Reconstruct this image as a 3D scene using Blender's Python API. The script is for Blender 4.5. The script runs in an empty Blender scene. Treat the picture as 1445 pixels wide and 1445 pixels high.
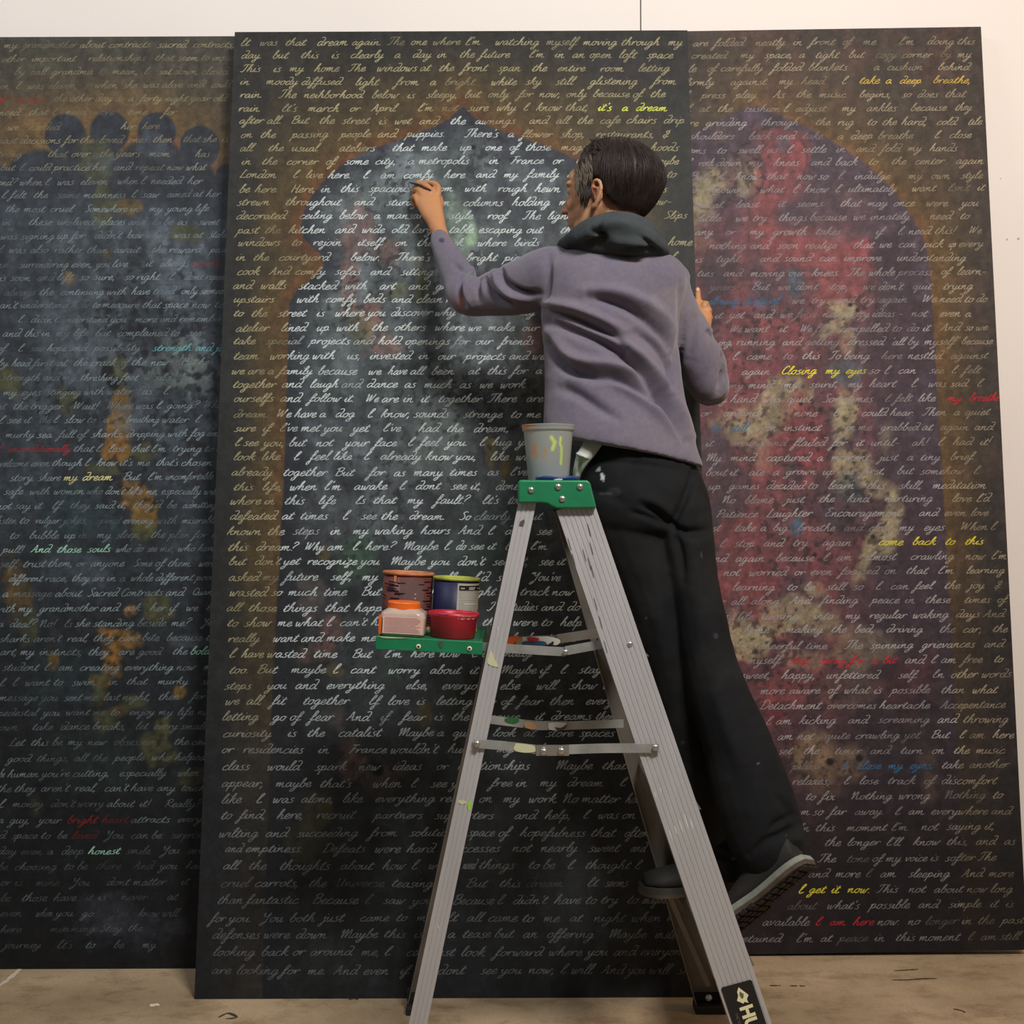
import bpy, math, random
import numpy as np
from mathutils import Vector, Matrix

C = bpy.context.scene.collection
SC = bpy.context.scene
PI = math.pi
rng = np.random.default_rng(7)
random.seed(7)

# ------------------------------------------------------------------ camera
F = 1612.0                 # focal length in pixels of a 1445 px wide frame
H = 1.13                   # camera height
ROLL = math.radians(0.22)
cam_d = bpy.data.cameras.new('camera')
cam_d.sensor_fit = 'HORIZONTAL'; cam_d.sensor_width = 36.0
cam_d.lens = F / 1445.0 * 36.0
cam_d.clip_start = 0.05
cam = bpy.data.objects.new('camera', cam_d); C.objects.link(cam)
ca, sa = math.cos(ROLL), math.sin(ROLL)
cam.matrix_world = Matrix(((ca, sa, 0, 0), (0, 0, -1, 0), (-sa, ca, 0, H), (0, 0, 0, 1)))
SC.camera = cam

# ------------------------------------------------------------------ view + world
SC.view_settings.view_transform = 'Standard'
SC.view_settings.look = 'None'
SC.view_settings.gamma = 1.0
SC.view_settings.use_curve_mapping = False
SC.view_settings.exposure = 0.0
W = bpy.data.worlds.new('world'); SC.world = W; W.use_nodes = True
W.node_tree.nodes['Background'].inputs[0].default_value = (0.97, 0.98, 1.0, 1)
W.node_tree.nodes['Background'].inputs[1].default_value = 0.11

# ceiling tube fixtures of the studio, above and in front of the panels
def area(name, loc, target, sx, sy, power, col):
    l = bpy.data.lights.new(name, 'AREA'); l.shape = 'RECTANGLE'
    l.size = sx; l.size_y = sy; l.energy = power; l.color = col
    o = bpy.data.objects.new(name, l); C.objects.link(o)
    o.location = loc
    d = Vector(target) - Vector(loc)
    o.rotation_euler = d.to_track_quat('-Z', 'Y').to_euler()
    return o
area('ceiling_light', (0.95, 0.15, 3.35), (0.0, 2.9, 1.5), 0.8, 0.36, 106, (1.0, 0.96, 0.93))
area('ceiling_light', (-1.9, 1.45, 3.5), (-1.3, 3.0, 1.4), 1.2, 0.45, 21, (0.97, 0.98, 1.0))
area('ceiling_light', (3.4, 1.3, 3.3), (1.6, 3.2, 1.4), 0.8, 0.4, 24, (1.0, 0.56, 0.22))

# ------------------------------------------------------------------ helpers
def P(px, py, Y):
    """world point seen at photo pixel (px, py) at distance Y from the camera"""
    u = (px - 722.5) / F * Y; v = (722.5 - py) / F * Y
    return np.array((u * ca + v * sa, Y, -u * sa + v * ca + H))
def pix(v):
    v = np.asarray(v, float); X = v[..., 0]; Y = v[..., 1]; Z = v[..., 2] - H
    u = X * ca - Z * sa; w = X * sa + Z * ca
    return 722.5 + u / Y * F, 722.5 - w / Y * F

def lin(c):
    return tuple((x / 12.92 if x <= .04045 else ((x + .055) / 1.055) ** 2.4) for x in c)
def rgb(r, g, b):
    return lin((r / 255., g / 255., b / 255.))
def linarr(a):
    a = np.clip(np.asarray(a, float) / 255., 0, 1)
    return np.where(a <= .04045, a / 12.92, ((a + .055) / 1.055) ** 2.4)

def origin(parent):
    o = np.zeros(3)
    while parent is not None:
        o = o + np.array(parent.location); parent = parent.parent
    return o

def mesh_obj(name, verts, faces, mat, parent=None, smooth=False, label=None, kind=None, mats=None, fmat=None):
    verts = np.asarray(verts, float) - origin(parent)
    me = bpy.data.meshes.new(name)
    me.from_pydata(verts.tolist(), [], [tuple(int(i) for i in f) for f in faces])
    if mats:
        for m in mats: me.materials.append(m)
        if fmat is not None:
            me.polygons.foreach_set('material_index', np.asarray(fmat, np.int32))
    elif mat: me.materials.append(mat)
    if smooth: me.polygons.foreach_set('use_smooth', [True] * len(me.polygons))
    me.update()
    o = bpy.data.objects.new(name, me); C.objects.link(o)
    if parent: o.parent = parent
    if label: o['label'] = label
    if kind: o['kind'] = kind
    return o

def thing(name, loc, label, cat, group=None):
    o = bpy.data.objects.new(name, None); C.objects.link(o)
    o.empty_display_size = 0.05
    o.location = tuple(float(c) for c in loc); o['label'] = label; o['category'] = cat
    if group: o['group'] = group
    return o

class MB:
    def __init__(s): s.v = []; s.f = []
    def add(s, v, f):
        n = len(s.v); s.v.extend([tuple(map(float, p)) for p in v]); s.f.extend([tuple(int(i) + n for i in q) for q in f])
        return s
    def box(s, a, b):
        (x0, y0, z0), (x1, y1, z1) = a, b
        v = [(x0, y0, z0), (x1, y0, z0), (x1, y1, z0), (x0, y1, z0), (x0, y0, z1), (x1, y0, z1), (x1, y1, z1), (x0, y1, z1)]
        return s.add(v, BOXF)
    def hexa(s, v): return s.add(v, BOXF)
BOXF = [(0, 3, 2, 1), (4, 5, 6, 7), (0, 1, 5, 4), (1, 2, 6, 5), (2, 3, 7, 6), (3, 0, 4, 7)]

def bevel(o, w=0.002, seg=2, ang=35):
    m = o.modifiers.new('bevel', 'BEVEL'); m.width = w; m.segments = seg
    m.limit_method = 'ANGLE'; m.angle_limit = math.radians(ang); return o

def catmull(pts, n):
    """smooth curve through rows of pts, n samples per span"""
    p = np.asarray(pts, float)
    if len(p) < 3: 
        t = np.linspace(0, 1, n + 1)[:, None]
        return p[0] * (1 - t) + p[-1] * t
    q = np.vstack([2 * p[0] - p[1], p, 2 * p[-1] - p[-2]])
    t = np.linspace(0, 1, n, endpoint=False)[:, None]
    out = []
    for i in range(1, len(q) - 2):
        a, b, c, d = q[i - 1], q[i], q[i + 1], q[i + 2]
        out.append(0.5 * ((2 * b) + (-a + c) * t + (2 * a - 5 * b + 4 * c - d) * t ** 2 + (-a + 3 * b - 3 * c + d) * t ** 3))
    out.append(q[-2][None])
    return np.vstack(out)

def sweep(ctr, ra, rb, n=24, up=(0, 1, 0), close=False, power=2.0):
    """closed elliptical tube; ra across the picture, rb along `up`"""
    ctr = np.asarray(ctr, float); m = len(ctr)
    tan = np.gradient(ctr, axis=0)
    if close: tan = np.roll(ctr, -1, 0) - np.roll(ctr, 1, 0)
    tan /= np.linalg.norm(tan, axis=1)[:, None] + 1e-12
    upv = np.array(up, float)
    side = np.cross(tan, upv); side /= np.linalg.norm(side, axis=1)[:, None] + 1e-12
    dep = np.cross(side, tan)
    a = np.linspace(0, 2 * PI, n, endpoint=False)
    c, s = np.cos(a), np.sin(a)
    if power != 2.0:
        c = np.sign(c) * np.abs(c) ** (2 / power); s = np.sign(s) * np.abs(s) ** (2 / power)
    v = ctr[:, None, :] + side[:, None, :] * (np.asarray(ra)[:, None] * c)[:, :, None] + dep[:, None, :] * (np.asarray(rb)[:, None] * s)[:, :, None]
    v = v.reshape(-1, 3).tolist()
    f = []
    rows = m if close else m - 1
    for i in range(rows):
        i2 = (i + 1) % m
        for j in range(n):
            k = (j + 1) % n
            f.append((i * n + j, i * n + k, i2 * n + k, i2 * n + j))
    if not close:
        b = len(v); v.append(ctr[0].tolist()); v.append(ctr[-1].tolist())
        for j in range(n):
            k = (j + 1) % n
            f.append((b, k, j)); f.append((b + 1, (m - 1) * n + j, (m - 1) * n + k))
    return v, f

def ptube(pts, n=24, samp=6, round_ends=False, up=(0, 1, 0)):
    """pts rows: px, py, Y, half width in px, half depth in m"""
    q = catmull(pts, samp) if samp > 1 else np.asarray(pts, float)
    ctr = np.array([P(a[0], a[1], a[2]) for a in q])
    ra = q[:, 3] * q[:, 2] / F; rb = q[:, 4]
    if round_ends:
        def cap(c0, c1, a, b, first):
            d = c0 - c1; d /= np.linalg.norm(d) + 1e-9; r = min(a, b)
            cs, aa, bb = [], [], []
            for t in (.35, .6, .8, .93, .99):
                k = math.sqrt(max(1 - t * t, .0001))
                cs.append(c0 + d * r * t); aa.append(a * k); bb.append(b * k)
            if first: cs, aa, bb = cs[::-1], aa[::-1], bb[::-1]
            return np.array(cs), np.array(aa), np.array(bb)
        c1, a1, b1 = cap(ctr[0], ctr[1], ra[0], rb[0], True)
        c2, a2, b2 = cap(ctr[-1], ctr[-2], ra[-1], rb[-1], False)
        ctr = np.vstack([c1, ctr, c2]); ra = np.concatenate([a1, ra, a2]); rb = np.concatenate([b1, rb, b2])
    return sweep(ctr, ra, rb, n, up)

def rings(rows, n=40, samp=5):
    """closed body from rings given by their left and right edge: xL, yL, xR, yR, Y, half depth"""
    q = catmull(rows, samp); a = np.linspace(0, 2 * PI, n, endpoint=False); v = []
    for xl, yl, xr_, yr, Y, rb in q:
        L_, R_ = P(xl, yl, Y), P(xr_, yr, Y); c = (L_ + R_) / 2; s_ = (R_ - L_) / 2
        for t in a: v.append(c + s_ * math.cos(t) + np.array((0, rb * math.sin(t), 0)))
    m = len(q); f = [(i * n + j, (i + 1) * n + j, (i + 1) * n + (j + 1) % n, i * n + (j + 1) % n) for i in range(m - 1) for j in range(n)]
    k = len(v); v.append(np.mean(v[:n], 0)); v.append(np.mean(v[(m - 1) * n:m * n], 0))
    for j in range(n): f.append((k, j, (j + 1) % n)); f.append((k + 1, (m - 1) * n + (j + 1) % n, (m - 1) * n + j))
    return v, f

def wtube(pts, rads, n=12, samp=4, up=(0, 1, 0), rb=None):
    """world-space round-ended tube"""
    q = np.hstack([np.asarray(pts, float), np.asarray(rads, float)[:, None], np.asarray(rads if rb is None else rb, float)[:, None]])
    q = catmull(q, samp)
    ctr, ra, rbb = q[:, :3], np.abs(q[:, 3]), np.abs(q[:, 4])
    d0 = ctr[0] - ctr[1]; d0 /= np.linalg.norm(d0) + 1e-9
    d1 = ctr[-1] - ctr[-2]; d1 /= np.linalg.norm(d1) + 1e-9
    T = (.4, .7, .9, .99)
    r0 = min(ra[0], rbb[0]); r1 = min(ra[-1], rbb[-1])
    pre = np.array([ctr[0] + d0 * r0 * t for t in T[::-1]]); pk = np.array([math.sqrt(1 - t * t) for t in T[::-1]])
    pos = np.array([ctr[-1] + d1 * r1 * t for t in T]); qk = np.array([math.sqrt(1 - t * t) for t in T])
    ctr = np.vstack([pre, ctr, pos])
    ra = np.concatenate([pk * ra[0], ra, qk * ra[-1]]); rbb = np.concatenate([pk * rbb[0], rbb, qk * rbb[-1]])
    return sweep(ctr, ra, rbb, n, up)

def ellipsoid(c, r, axes=None, n=20, m=12):
    axes = np.eye(3) if axes is None else np.asarray(axes)
    v = []; f = []
    for i in range(m + 1):
        th = PI * i / m
        for j in range(n):
            ph = 2 * PI * j / n
            p = np.array((math.sin(th) * math.cos(ph) * r[0], math.sin(th) * math.sin(ph) * r[1], math.cos(th) * r[2]))
            v.append(np.asarray(c) + p @ axes)
    for i in range(m):
        for j in range(n):
            k = (j + 1) % n
            f.append((i * n + j, (i + 1) * n + j, (i + 1) * n + k, i * n + k))
    return v, f

def fuse(name, parts, voxel, smooth=6, mat=None, parent=None, label=None, deform=None):
    """union of closed shapes as one continuous smooth surface"""
    mb = MB()
    for v, f in parts: mb.add(v, f)
    me = bpy.data.meshes.new(name + '_src'); me.from_pydata(mb.v, [], mb.f); me.update()
    t = bpy.data.objects.new('tmp', me); C.objects.link(t)
    r = t.modifiers.new('r', 'REMESH'); r.mode = 'VOXEL'; r.voxel_size = voxel; r.use_smooth_shade = True
    s = t.modifiers.new('s', 'SMOOTH'); s.factor = 0.5; s.iterations = smooth
    dg = bpy.context.evaluated_depsgraph_get()
    ev = t.evaluated_get(dg)
    m2 = bpy.data.meshes.new_from_object(ev)
    bpy.data.objects.remove(t); bpy.data.meshes.remove(me)
    m2.name = name
    n = len(m2.vertices); co = np.empty(n * 3); m2.vertices.foreach_get('co', co); co = co.reshape(-1, 3)
    if deform is not None:
        no = np.empty(n * 3); m2.vertices.foreach_get('normal', no)
        co = deform(co, no.reshape(-1, 3))
    co = co - origin(parent)
    m2.vertices.foreach_set('co', co.ravel())
    m2.materials.clear()
    if mat: m2.materials.append(mat)
    m2.polygons.foreach_set('use_smooth', [True] * len(m2.polygons))
    m2.update()
    o = bpy.data.objects.new(name, m2); C.objects.link(o)
    if parent: o.parent = parent
    if label: o['label'] = label
    return o

def vcolor(o, fn):
    """paint marks / weave variation stored on the surface; fn(world coords) -> linear rgb (n,3)"""
    me = o.data; n = len(me.vertices); co = np.empty(n * 3); me.vertices.foreach_get('co', co)
    co = co.reshape(-1, 3) + origin(o.parent) + np.array(o.location)
    c = fn(co)
    a = me.color_attributes.new('Col', 'FLOAT_COLOR', 'POINT')
    d = np.ones((n, 4)); d[:, :c.shape[1]] = c
    a.data.foreach_set('color', d.ravel())

def seg_dist(px, py, poly):
    """distance in px to a polyline, and parameter along it"""
    best = np.full(np.shape(px), 1e9); par = np.zeros(np.shape(px)); acc = 0.0
    for (x0, y0), (x1, y1) in zip(poly[:-1], poly[1:]):
        dx, dy = x1 - x0, y1 - y0; L = dx * dx + dy * dy + 1e-9
        t = np.clip(((px - x0) * dx + (py - y0) * dy) / L, 0, 1)
        d = np.hypot(px - x0 - t * dx, py - y0 - t * dy)
        k = d < best; best = np.where(k, d, best); par = np.where(k, acc + t, par); acc += 1
    return best, par / max(acc, 1)

def inside(px, py, poly):
    r = np.zeros(np.shape(px), bool); n = len(poly); j = n - 1
    for i in range(n):
        xi, yi = poly[i]; xj, yj = poly[j]
        c = ((yi > py) != (yj > py)) & (px < (xj - xi) * (py - yi) / (yj - yi + 1e-12) + xi)
        r ^= c; j = i
    return r

def vnoise(x, y, seed=0):
    r = np.random.default_rng(seed); T = r.random((256, 256))
    xi = np.floor(x).astype(int); yi = np.floor(y).astype(int)
    fx = x - xi; fy = y - yi; fx = fx * fx * (3 - 2 * fx); fy = fy * fy * (3 - 2 * fy)
    g = lambda a, b: T[a % 256, b % 256]
    return (g(xi, yi) * (1 - fx) + g(xi + 1, yi) * fx) * (1 - fy) + (g(xi, yi + 1) * (1 - fx) + g(xi + 1, yi + 1) * fx) * fy
def fbm(x, y, scale, oct=4, seed=0, gain=.55):
    s = 0; a = 1; t = 0
    for o in range(oct):
        co_, si_ = math.cos(.5 + o * 1.1), math.sin(.5 + o * 1.1)
        s = s + a * vnoise((x * co_ + y * si_) / scale * 2 ** o + 17.3 * o, (y * co_ - x * si_) / scale * 2 ** o + 9.1 * o, seed + o); t += a; a *= gain
    return s / t
def sstep(a, b, x):
    t = np.clip((x - a) / (b - a), 0, 1); return t * t * (3 - 2 * t)

# ------------------------------------------------------------------ materials
def mat(name, col, rough=.6, metal=0., var=.0, vscale=40., bump=0., bscale=200., spec=.5, alpha=1., attr=False, aniso=None, sheen=0., extra=None):
    m = bpy.data.materials.new(name); m.use_nodes = True
    nt = m.node_tree; b = nt.nodes['Principled BSDF']
    b.inputs['Roughness'].default_value = rough; b.inputs['Metallic'].default_value = metal
    b.inputs['Specular IOR Level'].default_value = spec; b.inputs['Alpha'].default_value = alpha
    if sheen: b.inputs['Sheen Weight'].default_value = sheen; b.inputs['Sheen Roughness'].default_value = .5
    tc = nt.nodes.new('ShaderNodeTexCoord')
    src = None
    if attr:
        a = nt.nodes.new('ShaderNodeAttribute'); a.attribute_name = 'Col'; src = a.outputs['Color']
    n = nt.nodes.new('ShaderNodeTexNoise'); n.inputs['Scale'].default_value = vscale; n.inputs['Detail'].default_value = 6
    mp = nt.nodes.new('ShaderNodeMapping'); nt.links.new(tc.outputs['Object'], mp.inputs['Vector'])
    if aniso: mp.inputs['Scale'].default_value = aniso
    nt.links.new(mp.outputs[0], n.inputs['Vector'])
    mr = nt.nodes.new('ShaderNodeMapRange'); mr.inputs['From Min'].default_value = .3; mr.inputs['From Max'].default_value = .7
    mr.inputs['To Min'].default_value = 1 - var; mr.inputs['To Max'].default_value = 1 + var
    nt.links.new(n.outputs['Fac'], mr.inputs['Value'])
    mx = nt.nodes.new('ShaderNodeVectorMath'); mx.operation = 'SCALE'
    if src is not None: nt.links.new(src, mx.inputs[0])
    else: mx.inputs[0].default_value = col[:3]
    nt.links.new(mr.outputs[0], mx.inputs['Scale'])
    nt.links.new(mx.outputs[0], b.inputs['Base Color'])
    if bump:
        n2 = nt.nodes.new('ShaderNodeTexNoise'); n2.inputs['Scale'].default_value = bscale; n2.inputs['Detail'].default_value = 5
        nt.links.new(mp.outputs[0], n2.inputs['Vector'])
        bp = nt.nodes.new('ShaderNodeBump'); bp.inputs['Strength'].default_value = bump; bp.inputs['Distance'].default_value = .002
        nt.links.new(n2.outputs['Fac'], bp.inputs['Height']); nt.links.new(bp.outputs[0], b.inputs['Normal'])
    return m
# ------------------------------------------------------------------ room shell
WALL_Y = 3.205
m_wall = mat('white_wall_paint', rgb(232, 225, 218), rough=.75, var=.012, vscale=3, bump=.15, bscale=300)
m_gap = mat('wall_seam', rgb(120, 112, 102), rough=.9)
seam_x = P(904, 10, WALL_Y)[0]
wall = mesh_obj('wall_back', *(lambda m: (m.v, m.f))(MB().box((seam_x + .002, WALL_Y, 0), (5.5, WALL_Y + .1, 3.9)).box((-5.5, WALL_Y, 0), (seam_x - .002, WALL_Y + .1, 3.9))), m_wall, kind='structure')
mesh_obj('seam', *(lambda m: (m.v, m.f))(MB().box((seam_x - .004, WALL_Y + .004, 0), (seam_x + .004, WALL_Y + .02, 3.9))), m_gap, wall, label='dark seam between two wall boards')
sp = MB()
for px_, py_, r_ in ((1437, 137 + 200, .004), (1421, 338, .003), (1412, 252, .002)):
    p = P(px_, py_, WALL_Y); v, f = ellipsoid((p[0], WALL_Y, p[2]), (r_, .0008, r_), n=10, m=6); sp.add(v, f)
o = mesh_obj('wall_fleck', sp.v, sp.f, mat('wall_fleck', rgb(200, 175, 145), rough=.9), wall); o['kind'] = 'stuff'

m_floor = bpy.data.materials.new('stained_concrete'); m_floor.use_nodes = True
nt = m_floor.node_tree; b = nt.nodes['Principled BSDF']; b.inputs['Roughness'].default_value = .7; b.inputs['Specular IOR Level'].default_value = .25
tc = nt.nodes.new('ShaderNodeTexCoord')
def noise(scale, detail=6, sc=(1, 1, 1), rough=.6):
    mp = nt.nodes.new('ShaderNodeMapping'); mp.inputs['Scale'].default_value = sc; nt.links.new(tc.outputs['Object'], mp.inputs[0])
    n = nt.nodes.new('ShaderNodeTexNoise'); n.inputs['Scale'].default_value = scale; n.inputs['Detail'].default_value = detail; n.inputs['Roughness'].default_value = rough
    nt.links.new(mp.outputs[0], n.inputs['Vector']); return n
def ramp(src, stops):
    r = nt.nodes.new('ShaderNodeValToRGB'); e = r.color_ramp.elements
    e[0].position, e[0].color = stops[0][0], (*stops[0][1], 1); e[1].position, e[1].color = stops[-1][0], (*stops[-1][1], 1)
    for p_, c_ in stops[1:-1]:
        x = e.new(p_); x.color = (*c_, 1)
    nt.links.new(src, r.inputs[0]); return r
n1 = noise(2.4, 8, (1, 1.3, 1)); r1 = ramp(n1.outputs['Fac'], [(.3, rgb(144, 125, 98)), (.5, rgb(172, 150, 120)), (.68, rgb(192, 168, 137))])
n2 = noise(9, 8, (1, 1.5, 1), .7); r2 = ramp(n2.outputs['Fac'], [(.36, (.62, .57, .5)), (.5, (1, 1, 1)), (.7, (1.0, 1.0, 1.0))])
mx = nt.nodes.new('ShaderNodeMix'); mx.data_type = 'RGBA'; mx.blend_type = 'MULTIPLY'; mx.inputs[0].default_value = .75
nt.links.new(r1.outputs[0], mx.inputs[6]); nt.links.new(r2.outputs[0], mx.inputs[7])
n3 = noise(160, 4); r3 = ramp(n3.outputs['Fac'], [(.3, (.82, .82, .82)), (.65, (1.05, 1.05, 1.05))])
mx2 = nt.nodes.new('ShaderNodeMix'); mx2.data_type = 'RGBA'; mx2.blend_type = 'MULTIPLY'; mx2.inputs[0].default_value = .8
nt.links.new(mx.outputs[2], mx2.inputs[6]); nt.links.new(r3.outputs[0], mx2.inputs[7]); nt.links.new(mx2.outputs[2], b.inputs['Base Color'])
bp = nt.nodes.new('ShaderNodeBump'); bp.inputs['Strength'].default_value = .25; bp.inputs['Distance'].default_value = .002
nt.links.new(n2.outputs['Fac'], bp.inputs['Height']); nt.links.new(bp.outputs[0], b.inputs['Normal'])
floor = mesh_obj('floor', [(-5.5, -3.0, -.05), (5.5, -3.0, -.05), (5.5, 3.3, -.05), (-5.5, 3.3, -.05), (-5.5, -3.0, 0), (5.5, -3.0, 0), (5.5, 3.3, 0), (-5.5, 3.3, 0)], BOXF, m_floor, kind='structure')

def floor_at(px_, py_):
    Y = H * F / (py_ - 722.5 + (px_ - 722.5) * sa)
    p = P(px_, py_, Y); return p[0], p[1]
def floor_ribbon(name, pts, w, m, label, z=.0006):
    q = catmull([floor_at(*p) for p in pts], 4)
    t = np.gradient(q, axis=0); t /= np.linalg.norm(t, axis=1)[:, None]; nrm = np.stack([-t[:, 1], t[:, 0]], 1)
    ww = w * (.6 + .8 * rng.random(len(q))) * np.sin(np.linspace(.25, PI - .25, len(q))) ** .5
    a = q + nrm * ww[:, None]; bb = q - nrm * ww[:, None]
    v = [(x, y, z) for x, y in a] + [(x, y, z) for x, y in bb]; n = len(q)
    o = mesh_obj(name, v, [(i, i + 1, n + i + 1, n + i) for i in range(n - 1)], m, floor, label=label)
    return o
m_pale = mat('pale_scratch', rgb(205, 192, 172), rough=.8); m_dark = mat('dark_scuff', rgb(70, 58, 44), rough=.8)
floor_ribbon('scratch', [(-12, 1398), (4, 1388), (18, 1377), (30, 1366), (37, 1362)], .006, m_pale, 'pale chalky scratch across the concrete')
floor_ribbon('paint_drip', [(212, 1420), (219, 1418), (225, 1419)], .008, mat('cream_drip', rgb(232, 222, 190), rough=.5), 'cream paint drip')
for pts in ([(1086, 1391), (1094, 1391), (1102, 1391)], [(1114, 1391), (1120, 1391.5), (1125, 1391)], [(1128, 1391.5), (1136, 1391.5)],
            [(1260, 1383), (1280, 1383), (1300, 1381.5), (1322, 1381)], [(1262, 1370), (1280, 1369), (1296, 1368)],
            [(308, 1436), (322, 1430), (334, 1436), (318, 1438)], [(492, 1411), (500, 1409), (505, 1411)], [(1345, 1424), (1356, 1426), (1362, 1429)]):
    floor_ribbon('scuff', pts, .0035, m_dark, None)

# ------------------------------------------------------------------ the three leaning panels
class Panel:
    def __init__(s, x0, x1, yb, yt, length, thick, rot=0.):
        s.x0, s.x1, s.yb, s.L, s.th = x0, x1, yb, length, thick
        s.sin = (yt - yb) / length; s.cos = math.sqrt(1 - s.sin ** 2); s.k = rot
    def surf(s, x, t, d=0.):
        """x along, t up the slope, d = distance in front of the painted face"""
        t = t + (x - s.x0) * s.k
        return np.stack([x + 0 * t, s.yb + t * s.sin - d * s.cos, t * s.cos + d * s.sin], -1)
    def at(s, px, py):
        """(x, t) where the sight line through the pixel meets the painted face"""
        u = (np.asarray(px, float) - 722.5) / F; v = (722.5 - np.asarray(py, float)) / F
        dx = u * ca + v * sa; dz = -u * sa + v * ca
        # H + dz*Y = t cos ; Y = yb + t sin
        t = (H + dz * s.yb) / (s.cos - dz * s.sin)
        Y = s.yb + t * s.sin
        return dx * Y, t - (dx * Y - s.x0) * s.k
    def Yat(s, px, py):
        x, t = s.at(px, py); return s.yb + (t + (x - s.x0) * s.k) * s.sin
MID = Panel(-.743, .478, 2.656, 3.082, 2.465, .035)
LEF = Panel(-1.93, -.705, 2.835, 3.155, 2.468, .035)
RIG = Panel(.085, 1.303, 2.895, 3.160, 2.468, .035, .012)

def canvas_mat(name):
    m = mat(name, (1, 1, 1), rough=.62, var=.16, vscale=150, bump=.25, bscale=420, spec=.3, attr=True)
    return m
m_edge = mat('black_panel_edge', rgb(32, 31, 30), rough=.7, var=.1)

def build_panel(pn, name, label, paint, step=.0042):
    root = thing(name, ((pn.x0 + pn.x1) / 2, pn.yb, 0), label, 'painting', 'painted panels leaning on the wall')
    nx = int((pn.x1 - pn.x0) / step); ny = int(pn.L / step)
    xs = np.linspace(pn.x0, pn.x1, nx + 1); ts = np.linspace(0, pn.L, ny + 1)
    X, T = np.meshgrid(xs, ts)
    v = pn.surf(X.ravel(), T.ravel())
    b = MB()
    c = [pn.surf(np.array(x), np.array(t), -dd) for dd in (0, pn.th) for (x, t) in ((pn.x0, 0.), (pn.x1, 0.), (pn.x1, pn.L), (pn.x0, pn.L))]
    # raise so the lower back edge stays on the floor line
    board = mesh_obj('board', c, [(4, 5, 6, 7), (0, 4, 7, 3), (1, 2, 6, 5), (3, 7, 6, 2), (0, 1, 5, 4)], m_edge, root, label='black wooden board edge')
    idx = np.arange((nx + 1) * (ny + 1)).reshape(ny + 1, nx + 1)
    q = np.stack([idx[:-1, :-1], idx[:-1, 1:], idx[1:, 1:], idx[1:, :-1]], -1).reshape(-1, 4)
    me = bpy.data.meshes.new('painted_face')
    vv = (v - origin(root)).astype(np.float32)
    me.vertices.add(len(vv)); me.vertices.foreach_set('co', vv.ravel())
    me.loops.add(len(q) * 4); me.loops.foreach_set('vertex_index', q.ravel().astype(np.int32))
    me.polygons.add(len(q)); me.polygons.foreach_set('loop_start', (np.arange(len(q)) * 4).astype(np.int32))
    me.update(calc_edges=True)
    me.materials.append(canvas_mat(name + '_paint'))
    px, py = pix(v)
    grain[0] = (.72 + .56 * fbm(px, py, 9, 3, 3001, .7)) * (.88 + .24 * fbm(px, py * .35, 8, 3, 3007))
    col = linarr(paint(px, py))
    a = me.color_attributes.new('Col', 'FLOAT_COLOR', 'POINT')
    d = np.ones((len(v), 4)); d[:, :3] = col; a.data.foreach_set('color', d.ravel())
    o = bpy.data.objects.new('painted_face', me); C.objects.link(o); o.parent = root
    return root

def mixc(base, c, w):
    return base * (1 - w[..., None]) + np.array(c, float) * w[..., None]
grain = [None]
def tone(col, k, sat=.86):
    col = col * grain[0][..., None] if grain[0] is not None and grain[0].shape == col.shape[:-1] else col
    g = col.mean(-1, keepdims=True)
    return (g + (col - g) * sat) * k
def blob(col, px, py, c, x, y, rx, ry=None, k=1., seed=1, rough=1.0, ang=0.):
    ry = ry or rx; a = math.radians(ang)
    dx, dy = px - x, py - y
    u = dx * math.cos(a) + dy * math.sin(a); w = -dx * math.sin(a) + dy * math.cos(a)
    d = np.sqrt((u / rx) ** 2 + (w / ry) ** 2)
    n = fbm(px, py, 34, 5, seed) * 2 - 1
    n2 = fbm(px, py, 9, 3, seed + 31)
    m = sstep(1.15, .55, d + rough * .95 * n) * k * np.clip(.35 + 1.15 * n2, 0, 1)
    return mixc(col, c, m)
def specks(col, px, py, c, x, y, rx, ry, seed, thr=.70, size=7., k=.8):
    k *= .62; size *= .8
    d = np.sqrt(((px - x) / rx) ** 2 + ((py - y) / ry) ** 2)
    n = fbm(px * .8 + py * .6, py * .8 - px * .6, size, 3, seed, .4); w = sstep(thr + .02, thr + .10, n + .12 * np.clip(1 - d, -2, 1)) * sstep(1.25, .7, d) * k
    return mixc(col, c, w)

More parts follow.
